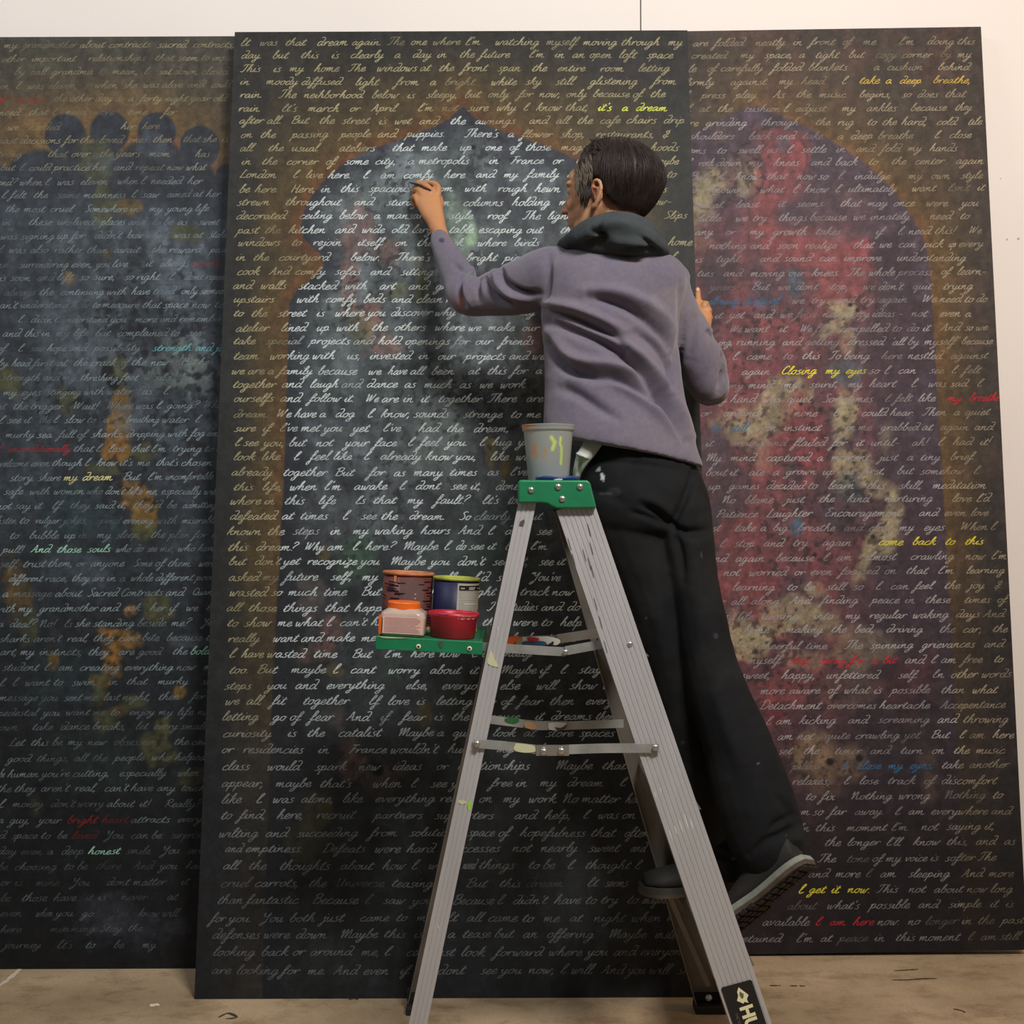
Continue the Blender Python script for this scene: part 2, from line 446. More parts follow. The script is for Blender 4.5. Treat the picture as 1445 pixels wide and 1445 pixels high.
AR_L = [(652, 150), (645, 158), (634, 168), (616, 178), (590, 188), (556, 200), (520, 212), (488, 229), (462, 250), (441, 275), (428, 300), (424, 320), (428, 335), (442, 350), (454, 360), (457, 371), (452, 383), (436, 397), (418, 410), (408, 430), (406, 500), (403, 600), (399, 700), (394, 800), (388, 900), (384, 1000), (379, 1150), (370, 1420)]
AR_R = [(1306 - x if y < 420 else 1306 - x + (y - 420) * .012, y) for x, y in AR_L]
AR = AR_L + AR_R[::-1]
def paint_mid(px, py):
    n1 = fbm(px, py, 130, 5, 11); n2 = fbm(px, py, 45, 5, 23); n3 = fbm(px, py, 14, 4, 37); n5 = fbm(px * 1.6, py * .5, 30, 4, 57)
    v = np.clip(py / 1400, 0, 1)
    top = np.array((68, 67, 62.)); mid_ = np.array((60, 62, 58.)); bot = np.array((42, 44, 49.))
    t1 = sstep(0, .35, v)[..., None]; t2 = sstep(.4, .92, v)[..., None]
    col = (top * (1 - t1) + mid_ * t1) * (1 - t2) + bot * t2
    col = col * (.86 + .28 * n2)[..., None]
    ins = inside(px, py, AR)
    d, _ = seg_dist(px, py, AR_L); d2, _ = seg_dist(px, py, AR_R); d = np.minimum(d, d2)
    lx = 331 - 57 * (py - 45) / 1359; rx = 970 + 45 * (py - 45) / 1359
    edge = np.minimum(px - lx, rx - px)
    out = (~ins)
    fade = (1 - sstep(.45, .86, v) * .85)
    near = np.exp(-(np.maximum(d, 0) / 95.) ** 1.3) * sstep(14, 62, edge) * fade * sstep(40, 150, py + 60 * (n1 - .5))
    col = mixc(col, (138, 108, 58), out * np.clip(near * (.65 + 1.0 * n1), 0, 1) * .95)
    col = mixc(col, (84, 80, 50), out * sstep(.5, .7, n2) * near * .45)
    col = mixc(col, (160, 96, 52), out * np.exp(-(d / 17.) ** 2) * fade * sstep(1250, 500, py) * (.25 + .9 * n2) * np.where(py < 420, 1, .55))
    # violet + green veils in the upper right border
    col = blob(col, px, py, (70, 62, 86), 870, 96, 60, 22, .35, 51); col = blob(col, px, py, (52, 64, 62), 945, 330, 40, 160, .4, 52)
    # interior
    light = np.array((134, 144, 150.)); dk = np.array((58, 65, 72.))
    w = sstep(.36, .66, n2 * .5 + n1 * .3 + n5 * .3)
    cen = np.exp(-((px - 575) / 190) ** 2) * .55 + .45
    inner = sstep(0, 48, d)
    vert = 1 - sstep(450, 1150, py) * .82
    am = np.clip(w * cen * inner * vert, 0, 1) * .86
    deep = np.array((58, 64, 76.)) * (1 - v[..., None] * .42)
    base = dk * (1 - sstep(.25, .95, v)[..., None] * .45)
    ci = deep * (1 - inner[..., None]) + base * inner[..., None]
    ci = ci * (1 - am[..., None]) + light * am[..., None]
    ci *= (.80 + .4 * n3)[..., None]
    g = sstep(.5, .66, fbm(px, py, 75, 4, 71)) * inner * (1 - v * .6)
    ci = mixc(ci, (92, 110, 106), g * .35)
    B = [((150, 168, 176), 570, 235, 34, 50, .5), ((140, 156, 165), 520, 215, 45, 16, .4), ((150, 180, 160), 645, 320, 28, 46, .75), ((165, 205, 165), 662, 335, 12, 24, .8),
         ((146, 108, 100), 502, 322, 26, 42, .65), ((150, 104, 92), 552, 348, 34, 22, .6), ((165, 116, 104), 492, 415, 14, 46, .6), ((166, 118, 106), 522, 455, 20, 38, .8), ((160, 112, 102), 545, 490, 34, 20, .7),
         ((165, 120, 108), 755, 480, 16, 30, .7), ((128, 138, 82), 596, 395, 16, 34, .7), ((120, 124, 80), 560, 412, 20, 12, .6), ((118, 120, 76), 505, 465, 20, 24, .5),
         ((106, 118, 124), 620, 470, 60, 60, .45), ((98, 114, 110), 600, 560, 70, 50, .4), ((120, 138, 128), 610, 640, 60, 50, .35),
         ((140, 122, 62), 692, 640, 9, 26, .8), ((138, 118, 60), 712, 655, 11, 20, .7), ((74, 112, 88), 515, 780, 36, 48, .75), ((80, 120, 92), 500, 800, 24, 30, .6),
         ((146, 122, 60), 458, 780, 10, 12, .8), ((138, 112, 106), 440, 848, 22, 34, .5), ((150, 108, 96), 466, 900, 18, 34, .85), ((150, 106, 96), 440, 925, 28, 14, .6),
         ((70, 100, 80), 552, 948, 26, 26, .5), ((120, 98, 92), 474, 1010, 26, 16, .6), ((140, 106, 98), 500, 1075, 20, 32, .7), ((120, 94, 86), 535, 1100, 32, 26, .6), ((128, 98, 90), 487, 1062, 12, 20, .6),
         ((120, 104, 46), 597, 1012, 12, 16, .75), ((132, 112, 50), 470, 946, 14, 10, .6), ((100, 92, 46), 448, 1150, 20, 50, .6), ((96, 92, 50), 430, 1180, 26, 46, .5), ((76, 94, 96), 552, 1150, 24, 24, .5),
         ((80, 96, 104), 715, 960, 40, 30, .45), ((86, 66, 40), 640, 905, 24, 24, .4), ((92, 90, 50), 622, 905, 22, 20, .4), ((64, 86, 76), 680, 760, 60, 60, .4), ((60, 86, 78), 640, 800, 70, 40, .4),
         ((60, 78, 74), 760, 820, 60, 60, .4), ((110, 122, 126), 720, 1000, 14, 20, .35)]
    for i, (c, x, y, a, b_, k) in enumerate(B): ci = blob(ci, px, py, c, x, y, a, b_, k, 100 + i * 3)
    dkc = (30, 34, 36)
    for i, (x, y, a, b_) in enumerate([(680, 215, 60, 60), (500, 430, 90, 70), (600, 560, 90, 90), (540, 380, 60, 50), (640, 400, 60, 80), (540, 250, 60, 60), (690, 560, 80, 90), (500, 790, 50, 60), (560, 700, 120, 80), (470, 930, 70, 50), (520, 1060, 80, 60), (610, 950, 60, 50)]):
        ci = specks(ci, px, py, dkc, x, y, a, b_, 300 + i, .67, 9, .85)
    for x, y, r in ((536, 340, 4), (533, 1087, 8), (551, 413, 2.5), (432, 911, 3), (640, 412, 4), (668, 208, 3)):
        ci = mixc(ci, (28, 28, 30), sstep(r + 1.5, r - .5, np.hypot(px - x, py - y)))
    aa = sstep(-1, 1, np.where(ins, d, -d))
    col = col * (1 - aa[..., None]) + ci * aa[..., None]
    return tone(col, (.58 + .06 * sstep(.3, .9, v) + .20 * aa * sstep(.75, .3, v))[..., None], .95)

HEADS = [(92, 191, 29), (155, 186, 28), (221, 186, 27), (282, 207, 28), (42, 250, 32), (322, 250, 18)]
def paint_left(px, py):
    n1 = fbm(px + 900, py, 140, 5, 211); n2 = fbm(px + 900, py, 50, 5, 223); n3 = fbm(px, py, 13, 4, 237); n5 = fbm(px * 1.8, py * .6, 34, 4, 257)
    v = np.clip(py / 1400, 0, 1)
    col = np.zeros(px.shape + (3,)) + np.array((76, 72, 62.))
    col = mixc(col, (134, 100, 54), sstep(85, 190, py + 50 * (n1 - .5)) * (.5 + .6 * n2) * .9 * (1 - .45 * sstep(290, 335, px)))
    col = blob(col, px, py, (92, 92, 64), 55, 88, 32, 24, .5, 401)
    col *= (.84 + .32 * n2)[..., None]
    # lower field
    yb = 232 + 10 * np.sin(px / 37.) + 0 * px
    w_in = sstep(-8, 8, py - yb + 26 * (n2 - .5))
    dk = np.array((55, 62, 70.)); light = np.array((108, 124, 136.))
    cen = .45 + .55 * np.exp(-((px - 235) / 120) ** 2 - ((py - 480) / 190) ** 2)
    am = sstep(.4, .68, n2 * .45 + n1 * .35 + n5 * .25) * cen * (1 - sstep(480, 950, py) * .85) * .9
    base = dk * (1 - sstep(.4, .93, v)[..., None] * .60)
    ci = base * (1 - am[..., None]) + light * am[..., None]
    ci *= (.78 + .42 * n3)[..., None]
    hd = np.zeros(px.shape)
    for x, y, r in HEADS: hd = np.maximum(hd, sstep(r + 1.5, r - 1.5, np.hypot(px - x, (py - y) * .95) + 4 * (n2 - .5)))
    for x, y, r in ((60, 245, 34), (135, 242, 40), (215, 235, 40), (262, 250, 34)): hd = np.maximum(hd, .95 * sstep(r + 5, r - 5, np.hypot((px - x) * .8, py - y)))
    hc = np.array((50, 56, 66.)) * (.75 + .5 * n3)[..., None]
    col = mixc(col, (166, 100, 62), sstep(20, 5, np.hypot(px - 243, py - 212)) * .9)
    for x, y, r in ((295, 240, 14), (185, 203, 13), (78, 240, 16), (40, 285, 20), (128, 210, 12)): col = mixc(col, (150, 92, 52), sstep(r + 8, r - 8, np.hypot(px - x, py - y)) * .6)
    W = np.maximum(w_in, hd)
    ci = ci * (1 - sstep(340, 250, py)[..., None]) + hc * sstep(340, 250, py)[..., None]
    col = col * (1 - W[..., None]) + ci * W[..., None]
    o1 = (150, 112, 44); o2 = (168, 118, 54); ol = (104, 104, 56)
    B = [(ol, 130, 228, 22, 40, .55), (ol, 146, 285, 14, 30, .6), (o1, 180, 290, 18, 12, .6), (ol, 270, 330, 26, 14, .6), (o1, 152, 358, 14, 10, .6), (o1, 97, 392, 8, 10, .7),
         (ol, 165, 520, 14, 22, .6), (o1, 175, 570, 16, 26, .8), (o2, 165, 606, 18, 28, .9), (o2, 168, 642, 20, 16, .95), (ol, 200, 640, 22, 16, .7), (ol, 140, 660, 26, 14, .6),
         (o2, 190, 706, 22, 24, .95), (o1, 205, 730, 16, 24, .9), (ol, 200, 750, 20, 18, .8), (ol, 12, 535, 24, 26, .7), (ol, 95, 568, 14, 16, .6), (o1, 18, 830, 20, 46, .6), (ol, 40, 880, 18, 26, .5),
         (o2, 184, 862, 12, 10, .9), (ol, 220, 860, 22, 20, .7), (o2, 165, 900, 30, 16, .9), (o2, 158, 935, 16, 26, .95), (o1, 142, 962, 14, 10, .8), (o1, 76, 932, 9, 12, .8), (ol, 140, 985, 16, 16, .7),
         (o1, 255, 975, 12, 12, .85), (ol, 190, 990, 24, 10, .6), (o1, 170, 1003, 22, 12, .6), (ol, 235, 1025, 20, 22, .8), (ol, 222, 1065, 26, 26, .7), (ol, 265, 1100, 30, 18, .5), (ol, 150, 1020, 18, 14, .6), (ol, 50, 1130, 14, 20, .5),
         ((90, 104, 140), 150, 230, 20, 12, .3), ((110, 122, 140), 215, 205, 20, 18, .35), ((120, 138, 150), 240, 400, 40, 50, .5), ((135, 150, 160), 225, 360, 16, 40, .4), ((128, 140, 130), 290, 530, 36, 40, .6), ((130, 142, 136), 240, 520, 40, 40, .5),
         ((110, 124, 140), 180, 590, 30, 20, .5), ((92, 104, 118), 100, 800, 50, 26, .5), ((86, 98, 110), 130, 830, 40, 20, .4), ((96, 104, 112), 265, 905, 40, 10, .5), ((60, 62, 74), 160, 1300, 90, 40, .8), ((74, 76, 88), 150, 1310, 40, 14, .6), ((52, 80, 86), 110, 730, 60, 50, .5), ((50, 76, 80), 90, 960, 60, 40, .4), ((52, 72, 66), 120, 1060, 60, 60, .4)]
    for i, (c, x, y, a, b_, k) in enumerate(B): col = blob(col, px, py, c, x, y, a, b_, k * np.where(W > .3, 1, .6), 500 + i * 3)
    for i, (x, y, a, b_) in enumerate([(215, 430, 90, 90), (280, 540, 70, 110), (180, 680, 70, 60), (190, 480, 90, 90), (160, 900, 60, 50), (250, 610, 60, 60), (230, 1050, 60, 50), (110, 560, 80, 60)]):
        col = specks(col, px, py, (27, 30, 34), x, y, a, b_, 700 + i, .65, 10, .9)
    for x, y, r in ((198, 463, 5), (205, 498, 5), (234, 523, 4), (278, 530, 5), (150, 525, 9), (160, 540, 9), (280, 550, 4), (175, 470, 3)):
        col = mixc(col, (26, 28, 32), sstep(r + 2, r - 1, np.hypot(px - x, py - y) + 5 * (n3 - .5)) * .9)
    return tone(col, .80, .95)

AR3_R = [(1065, 149), (1085, 155), (1112, 168), (1150, 185), (1190, 208), (1225, 234), (1255, 262), (1280, 294), (1298, 325), (1308, 352), (1313, 385), (1317, 450), (1322, 540), (1328, 640), (1334, 740), (1340, 860), (1346, 960), (1352, 1060), (1362, 1400)]
AR3 = [(2 * 1065 - x, y) for x, y in AR3_R][::-1] + AR3_R[1:]
def paint_right(px, py):
    n1 = fbm(px, py, 150, 5, 811); n2 = fbm(px, py, 50, 5, 823); n3 = fbm(px, py, 13, 4, 837); n5 = fbm(px * 1.6, py * .6, 34, 4, 857)
    v = np.clip(py / 1400, 0, 1)
    c0 = np.array((86, 76, 68.)); c1 = np.array((50, 46, 47.))
    t = sstep(.2, .8, v)[..., None]; col = c0 * (1 - t) + c1 * t
    ins = inside(px, py, AR3); d, _ = seg_dist(px, py, AR3_R)
    redge = 1384 + 61 * (py - 40) / 1140 - px
    near = np.exp(-(d / 60.) ** 1.4) * sstep(15, 60, redge) * (1 - sstep(.35, .78, v) * .75)
    col = mixc(col, (138, 102, 52), near * np.clip(.4 + 1.0 * n1, 0, 1) * .95)
    col = mixc(col, (120, 74, 62), sstep(.52, .7, n2) * .35 * (1 - v))
    col = mixc(col, (150, 96, 56), np.exp(-(d / 9.) ** 2) * .45 * sstep(900, 300, py))
    col *= (.85 + .3 * n2)[..., None]
    cp = np.array((78, 64, 76.)) * (1 - sstep(.35, .95, v)[..., None] * .46)
    ci = cp * (.78 + .44 * n3)[..., None]
    red = (148, 76, 78); br = (120, 92, 84); be = (172, 160, 122); pl = (70, 52, 64); bl = (64, 106, 132)
    # broad red field
    fld = sstep(1280, 1190, px + 70 * (n1 - .5) + np.where(py > 640, (py - 640) * .12, 0)) * sstep(250, 380, py + 60 * (n2 - .5)) * (1 - sstep(850, 1150, py) * .8)
    ci = mixc(ci, red, np.clip(fld * sstep(.32, .62, n1 * .5 + n2 * .3 + n5 * .25) * .85, 0, 1))
    ci = mixc(ci, (92, 66, 70), np.clip(fld * sstep(.44, .58, fbm(px, py, 40, 5, 871, .65)) * .75, 0, 1))
    B = [(red, 1105, 240, 46, 56, .85, 0), ((140, 70, 72), 1110, 200, 36, 26, .7, 0), (br, 1045, 250, 34, 34, .8, 0), (be, 1050, 262, 22, 24, .45, 0), (br, 1020, 190, 30, 20, .5, 0), (be, 998, 260, 24, 44, .8, 15), (be, 985, 300, 26, 50, .55, 0),
         (red, 1080, 300, 30, 40, .8, 20), (red, 1150, 350, 80, 34, .85, 0), (red, 1190, 390, 60, 50, .8, 0), ((164, 76, 80), 1216, 345, 22, 16, .9, 0), ((80, 64, 74), 1180, 290, 60, 40, .6, 0), (br, 1195, 280, 36, 20, .35, 0),
         (pl, 1262, 360, 34, 36, 1., 0), (pl, 1270, 480, 46, 120, .9, 0), (pl, 1290, 760, 40, 160, .9, 0), (pl, 1000, 430, 30, 46, .8, 0), ((60, 56, 66), 1008, 380, 30, 26, .7, 0),
         (be, 1200, 437, 30, 15, .95, 10), (be, 1175, 462, 34, 12, .7, -40), (be, 1195, 485, 14, 22, .55, 0), (be, 1100, 572, 60, 38, .8, -12), (be, 1060, 600, 50, 30, .6, 0), (be, 1080, 632, 16, 40, .8, 0), (be, 1195, 600, 22, 52, .95, 0),
         (be, 1205, 660, 26, 40, .8, 10), (be, 1250, 625, 16, 34, .45, 0), (be, 1245, 690, 30, 20, .7, 20), (be, 1262, 712, 16, 26, .9, 0), (be, 1252, 750, 18, 34, .8, 0), (be, 1222, 780, 14, 44, .9, 20), (be, 1240, 770, 36, 20, .5, -20),
         (be, 1150, 830, 22, 14, .9, 0), (be, 1110, 860, 46, 18, .7, 0), (be, 1080, 890, 50, 30, .85, 0), (be, 1060, 910, 30, 22, .9, 0), (be, 1150, 880, 40, 20, .6, 0), (be, 1220, 915, 50, 26, .45, 0), (be, 1130, 930, 40, 20, .4, 0),
         ((150, 128, 92), 1150, 1062, 34, 32, .7, 0), ((140, 116, 86), 1190, 1080, 40, 26, .6, 0), ((130, 108, 80), 1160, 1110, 50, 26, .45, 0), ((126, 100, 80), 1310, 1100, 16, 46, .4, 0), ((110, 90, 72), 1210, 970, 70, 30, .45, 0),
         (red, 1050, 770, 46, 60, .8, 0), (red, 1090, 680, 40, 60, .7, 0), (red, 1150, 780, 60, 50, .5, 0), ((150, 66, 70), 1130, 620, 30, 60, .7, 0), (red, 1090, 970, 40, 30, .5, 0), ((150, 60, 66), 1085, 1010, 20, 24, .6, 0), ((96, 52, 58), 1280, 960, 60, 60, .5, 0), ((110, 56, 60), 1395, 860, 40, 30, .4, 0),
         (bl, 1108, 204, 10, 12, .45, 0), (bl, 1122, 400, 12, 18, .5, 0), (bl, 1124, 742, 12, 18, .85, 0), ((80, 104, 112), 1200, 520, 30, 26, .6, 0), ((72, 92, 100), 1200, 690, 20, 24, .5, 0), ((66, 78, 104), 1075, 420, 20, 30, .4, 0), ((80, 84, 96), 1180, 330, 60, 10, .4, 0), ((70, 80, 100), 1010, 640, 18, 40, .3, 0)]
    for i, (c, x, y, a, b_, k, an) in enumerate(B): ci = blob(ci, px, py, c, x, y, a, b_, k, 900 + i * 3, .9, an)
    for x, y, r in ((1093, 225, 46), (1042, 250, 35), (1000, 255, 40)):      # ring outlines of the painted heads
        ci = mixc(ci, (52, 44, 50), np.exp(-((np.hypot(px - x, py - y) - r) / 1.6) ** 2) * .5 * (n2 > .42))
    for i, (x, y, a, b_) in enumerate([(1090, 590, 90, 60), (1200, 620, 40, 80), (1200, 440, 50, 40), (1080, 890, 90, 50), (1160, 1080, 70, 50), (1240, 740, 50, 80), (1130, 720, 110, 110), (1080, 470, 110, 90), (1040, 240, 60, 60), (1120, 960, 100, 70)]):
        ci = specks(ci, px, py, (40, 32, 34), x, y, a, b_, 1100 + i, .66, 8, .85)
    for x, y, r in ((1213, 1070, 5), (1171, 1075, 5), (1176, 633, 3.5), (1150, 783, 3), (1232, 757, 3), (1200, 430, 3), (1210, 438, 3), (1130, 570, 2.5), (1157, 578, 3)):
        ci = mixc(ci, (32, 28, 30), sstep(r + 1.5, r - .8, np.hypot(px - x, py - y)))
    aa = sstep(-1, 1, np.where(ins, d, -d)) * np.where(px < 1065, 1, 1)
    aa = np.where(px < 1065, sstep(-1, 1, np.where(ins, 3, -3)), aa)
    col = col * (1 - aa[..., None]) + ci * aa[..., None]
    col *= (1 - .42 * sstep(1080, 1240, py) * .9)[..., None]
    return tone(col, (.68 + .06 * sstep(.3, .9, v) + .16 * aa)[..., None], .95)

pan_left = build_panel(LEF, 'painted_panel', 'dark blue painted panel with round heads near its top, at the far left', paint_left)
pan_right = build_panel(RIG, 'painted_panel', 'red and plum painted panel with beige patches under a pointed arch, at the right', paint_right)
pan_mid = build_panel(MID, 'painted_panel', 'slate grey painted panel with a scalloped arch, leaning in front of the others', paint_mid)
# ------------------------------------------------------------------ slanted handwriting, stroke by stroke
# glyph: (advance, [strokes]); x-height = 1, ascender = 2, descender = -1
GL = {
'a': (.95, [[(.68,.8),(.45,1),(.12,.65),(.1,.1),(.4,.05),(.72,.9),(.64,.25),(.78,0),(.98,.2)]]),
'b': (.82, [[(.0,.4),(.35,1.3),(.5,1.95),(.3,1.9),(.15,1.0),(.12,.15),(.35,0),(.62,.3),(.6,.85),(.4,.85),(.82,.8)]]),
'c': (.78, [[(.66,.8),(.45,1),(.1,.6),(.12,.08),(.42,0),(.8,.25)]]),
'd': (1.0, [[(.66,.75),(.4,1),(.08,.6),(.1,.08),(.4,.05),(.74,.8),(.84,1.7),(.62,1.98),(.25,1.85)],[(.74,.9),(.68,.25),(.82,0),(1.02,.2)]]),
'e': (.74, [[(.0,.3),(.45,.55),(.55,.9),(.35,1.02),(.08,.6),(.12,.08),(.4,0),(.76,.28)]]),
'f': (.66, [[(.0,.2),(.42,1.1),(.62,1.8),(.45,2.0),(.26,1.4),(.16,0),(.05,-.85),(-.18,-1.0),(-.2,-.6),(.2,.02),(.68,.25)],[(.02,.95),(.6,1.0)]]),
'g': (.92, [[(.66,.8),(.42,1),(.1,.62),(.1,.12),(.4,.1),(.7,.9),(.55,-.1),(.34,-.9),(.02,-1.0),(.02,-.6),(.5,-.15),(.94,.25)]]),
'h': (.95, [[(.0,.3),(.4,1.4),(.5,1.95),(.32,1.85),(.15,.9),(.06,0),(.3,.75),(.55,.95),(.6,.6),(.58,.12),(.75,0),(.97,.22)]]),
'i': (.5, [[(.0,.3),(.22,.98),(.14,.2),(.28,0),(.52,.22)],[(.42,1.45),(.46,1.55)]]),
'j': (.5, [[(.1,.6),(.28,1),(.2,0),(.05,-.85),(-.2,-.95),(-.15,-.6),(.5,.22)],[(.42,1.45),(.46,1.55)]]),
'k': (.85, [[(.0,.3),(.38,1.4),(.46,1.95),(.28,1.8),(.14,.9),(.06,0)],[(.68,1.05),(.3,.6),(.12,.5),(.4,.5),(.55,.1),(.72,0),(.88,.22)]]),
'l': (.5, [[(.0,.3),(.38,1.3),(.5,1.9),(.3,1.9),(.12,.9),(.1,.15),(.28,0),(.52,.22)]]),
'm': (1.3, [[(.0,.6),(.16,.98),(.1,.05),(.3,.8),(.48,.98),(.46,.05),(.66,.8),(.86,.98),(.86,.2),(1.05,0),(1.32,.22)]]),
'n': (.95, [[(.0,.6),(.16,.98),(.1,.05),(.32,.8),(.54,.98),(.54,.2),(.72,0),(.97,.22)]]),
'o': (.82, [[(.5,.95),(.2,.85),(.06,.4),(.22,.02),(.5,.1),(.66,.6),(.5,.97),(.84,.75)]]),
'p': (.9, [[(.0,.6),(.2,1.0),(.1,0),(-.02,-.95),(.12,.2),(.36,.95),(.6,.9),(.62,.35),(.4,.05),(.2,.15),(.9,.22)]]),
'q': (.9, [[(.66,.8),(.42,1),(.1,.62),(.1,.12),(.4,.1),(.7,.9),(.6,0),(.5,-1.0),(.7,-.5),(.92,.22)]]),
'r': (.72, [[(.0,.5),(.14,.98),(.1,.05),(.28,.75),(.5,1.0),(.64,.85),(.72,.7)]]),
's': (.68, [[(.56,.98),(.28,.95),(.24,.65),(.5,.4),(.42,.03),(.0,.02)]]),
't': (.62, [[(.0,.3),(.42,1.6),(.2,.6),(.14,.12),(.32,0),(.64,.25)],[(.0,1.12),(.62,1.16)]]),
'u': (.92, [[(.0,.5),(.14,.98),(.08,.25),(.24,0),(.5,.4),(.64,.98),(.58,.2),(.72,0),(.94,.22)]]),
'v': (.78, [[(.0,.7),(.14,.98),(.2,.05),(.5,.5),(.6,.98),(.8,.85)]]),
'w': (1.15, [[(.0,.6),(.12,.98),(.12,.1),(.3,.05),(.5,.9),(.5,.1),(.7,.05),(.94,.95),(1.16,.85)]]),
'x': (.8, [[(.0,.6),(.18,.98),(.38,.5),(.55,0),(.8,.2)],[(.62,.98),(.05,0)]]),
'y': (.9, [[(.0,.6),(.14,.98),(.1,.3),(.26,.05),(.5,.4),(.66,.98),(.5,-.1),(.28,-.9),(-.02,-.95),(.0,-.6),(.5,-.12),(.92,.25)]]),
'z': (.78, [[(.08,.95),(.6,.98),(.02,.05),(.4,.08),(.4,-.6),(.1,-.8),(.1,-.5),(.78,.2)]]),
'A': (1.15, [[(.0,.05),(.3,.6),(.6,1.9),(.72,1.0),(.8,0),(1.1,.25)],[(.2,.7),(.85,.78)]]),
'B': (1.1, [[(.35,1.9),(.15,0)],[(.0,1.6),(.5,2.0),(.9,1.85),(.8,1.2),(.35,1.05),(.85,.95),(.95,.35),(.55,0),(.1,.1)]]),
'C': (.95, [[(.85,1.6),(.6,1.95),(.2,1.3),(.1,.35),(.4,0),(.95,.3)]]),
'D': (1.15, [[(.35,1.85),(.15,0)],[(.0,1.6),(.55,2.0),(1.05,1.5),(1.0,.6),(.55,0),(.0,.05)]]),
'E': (.95, [[(.85,1.7),(.5,1.95),(.25,1.5),(.55,1.1),(.12,.6),(.3,0),(.95,.3)]]),
'F': (.85, [[(.5,1.9),(.3,.6),(.05,0)],[(.1,1.85),(.95,1.95)],[(.2,1.0),(.7,1.05)]]),
'G': (1.0, [[(.85,1.6),(.55,1.95),(.12,1.2),(.1,.3),(.5,0),(.85,.8),(.5,.85)]]),
'H': (1.15, [[(.25,1.9),(.1,0)],[(.9,1.9),(.75,0),(1.15,.25)],[(.15,1.0),(.85,1.05)]]),
'I': (.72, [[(.0,.35),(.4,1.2),(.62,1.85),(.42,1.95),(.2,1.2),(.12,.2),(.3,0),(.74,.25)]]),
'L': (.9, [[(.55,1.7),(.45,1.95),(.28,1.2),(.12,.2),(.0,.05),(.4,.05),(.92,.1)]]),
'M': (1.45, [[(.0,1.2),(.2,1.85),(.2,0),(.45,1.3),(.65,1.9),(.65,.1),(.9,1.3),(1.15,1.85),(1.15,.1),(1.48,.2)]]),
'N': (1.2, [[(.0,1.2),(.2,1.9),(.15,0),(.4,1.2),(.7,1.9),(.75,.1),(1.2,.25)]]),
'P': (.95, [[(.35,1.9),(.12,0)],[(.0,1.5),(.5,2.0),(.95,1.7),(.75,1.0),(.3,.95)]]),
'Q': (1.1, [[(.6,1.95),(.15,1.5),(.1,.4),(.5,0),(.95,.6),(.9,1.6),(.6,1.95)],[(.5,.4),(.8,.0),(1.1,.0)]]),
'R': (1.05, [[(.35,1.9),(.12,0)],[(.0,1.5),(.5,2.0),(.9,1.7),(.7,1.1),(.3,1.0),(.7,.3),(1.05,.15)]]),
'S': (.9, [[(.9,1.75),(.6,1.98),(.25,1.6),(.55,1.05),(.7,.5),(.4,0),(.0,.15)]]),
'T': (.85, [[(.0,1.55),(.25,1.9),(1.0,1.95)],[(.6,1.9),(.4,.6),(.15,.02),(-.15,.15)]]),
'U': (1.15, [[(.0,1.5),(.2,1.9),(.1,.5),(.35,0),(.75,.7),(.9,1.9),(.8,.2),(1.1,.1)]]),
'W': (1.5, [[(.0,1.5),(.15,1.9),(.2,.1),(.55,1.2),(.7,1.7),(.7,.1),(1.1,1.2),(1.25,1.9)]]),
'Y': (1.05, [[(.0,1.5),(.15,1.9),(.2,1.1),(.5,1.1),(.85,1.9),(.6,.2),(.3,-.7),(.0,-.8),(.1,-.4),(.7,.1)]]),
'.': (.4, [[(.1,.0),(.18,.08)]]), ',': (.4, [[(.2,.15),(.05,-.4)]]), "'": (.3, [[(.25,1.9),(.15,1.5)]]),
'?': (.9, [[(.15,1.6),(.5,2.0),(.8,1.6),(.35,.9),(.3,.5)],[(.2,.02),(.26,.1)]]),
'!': (.45, [[(.3,2.0),(.15,.5)],[(.08,.0),(.12,.1)]]), '-': (.7, [[(.1,.55),(.65,.6)]]), '"': (.5, [[(.2,1.9),(.12,1.5)],[(.42,1.9),(.34,1.5)]]),
'&': (1.1, [[(.9,1.2),(.4,1.7),(.3,1.2),(.8,.9),(.2,.6),(.2,0),(.9,.3)],[(.7,1.9),(.4,-.4)]]),
}
for k_, (w_, st_) in list(GL.items()): GL[k_] = (w_, [np.array(s_, float) for s_ in st_])
_cache = {}
def glyph(ch):
    if ch not in _cache:
        w, st = GL.get(ch, (.6, []))
        _cache[ch] = (w, [catmull(s, 3) if len(s) > 2 else s for s in st])
    return _cache[ch]

INK = {'y': (214, 226, 98), 'Y': (236, 222, 70), 'w': (232, 226, 160), 'r': (186, 54, 60), 'R': (206, 52, 64), 'c': (132, 208, 216), 'm': (176, 232, 206), 'b': (62, 128, 172), 'o': (226, 190, 92)}
INK_NAME = {'y': 'lime yellow writing', 'Y': 'bright yellow writing', 'w': 'pale yellow writing', 'r': 'faint red writing', 'R': 'red writing', 'c': 'light cyan writing', 'm': 'mint green writing', 'b': 'blue writing', 'o': 'golden yellow writing'}

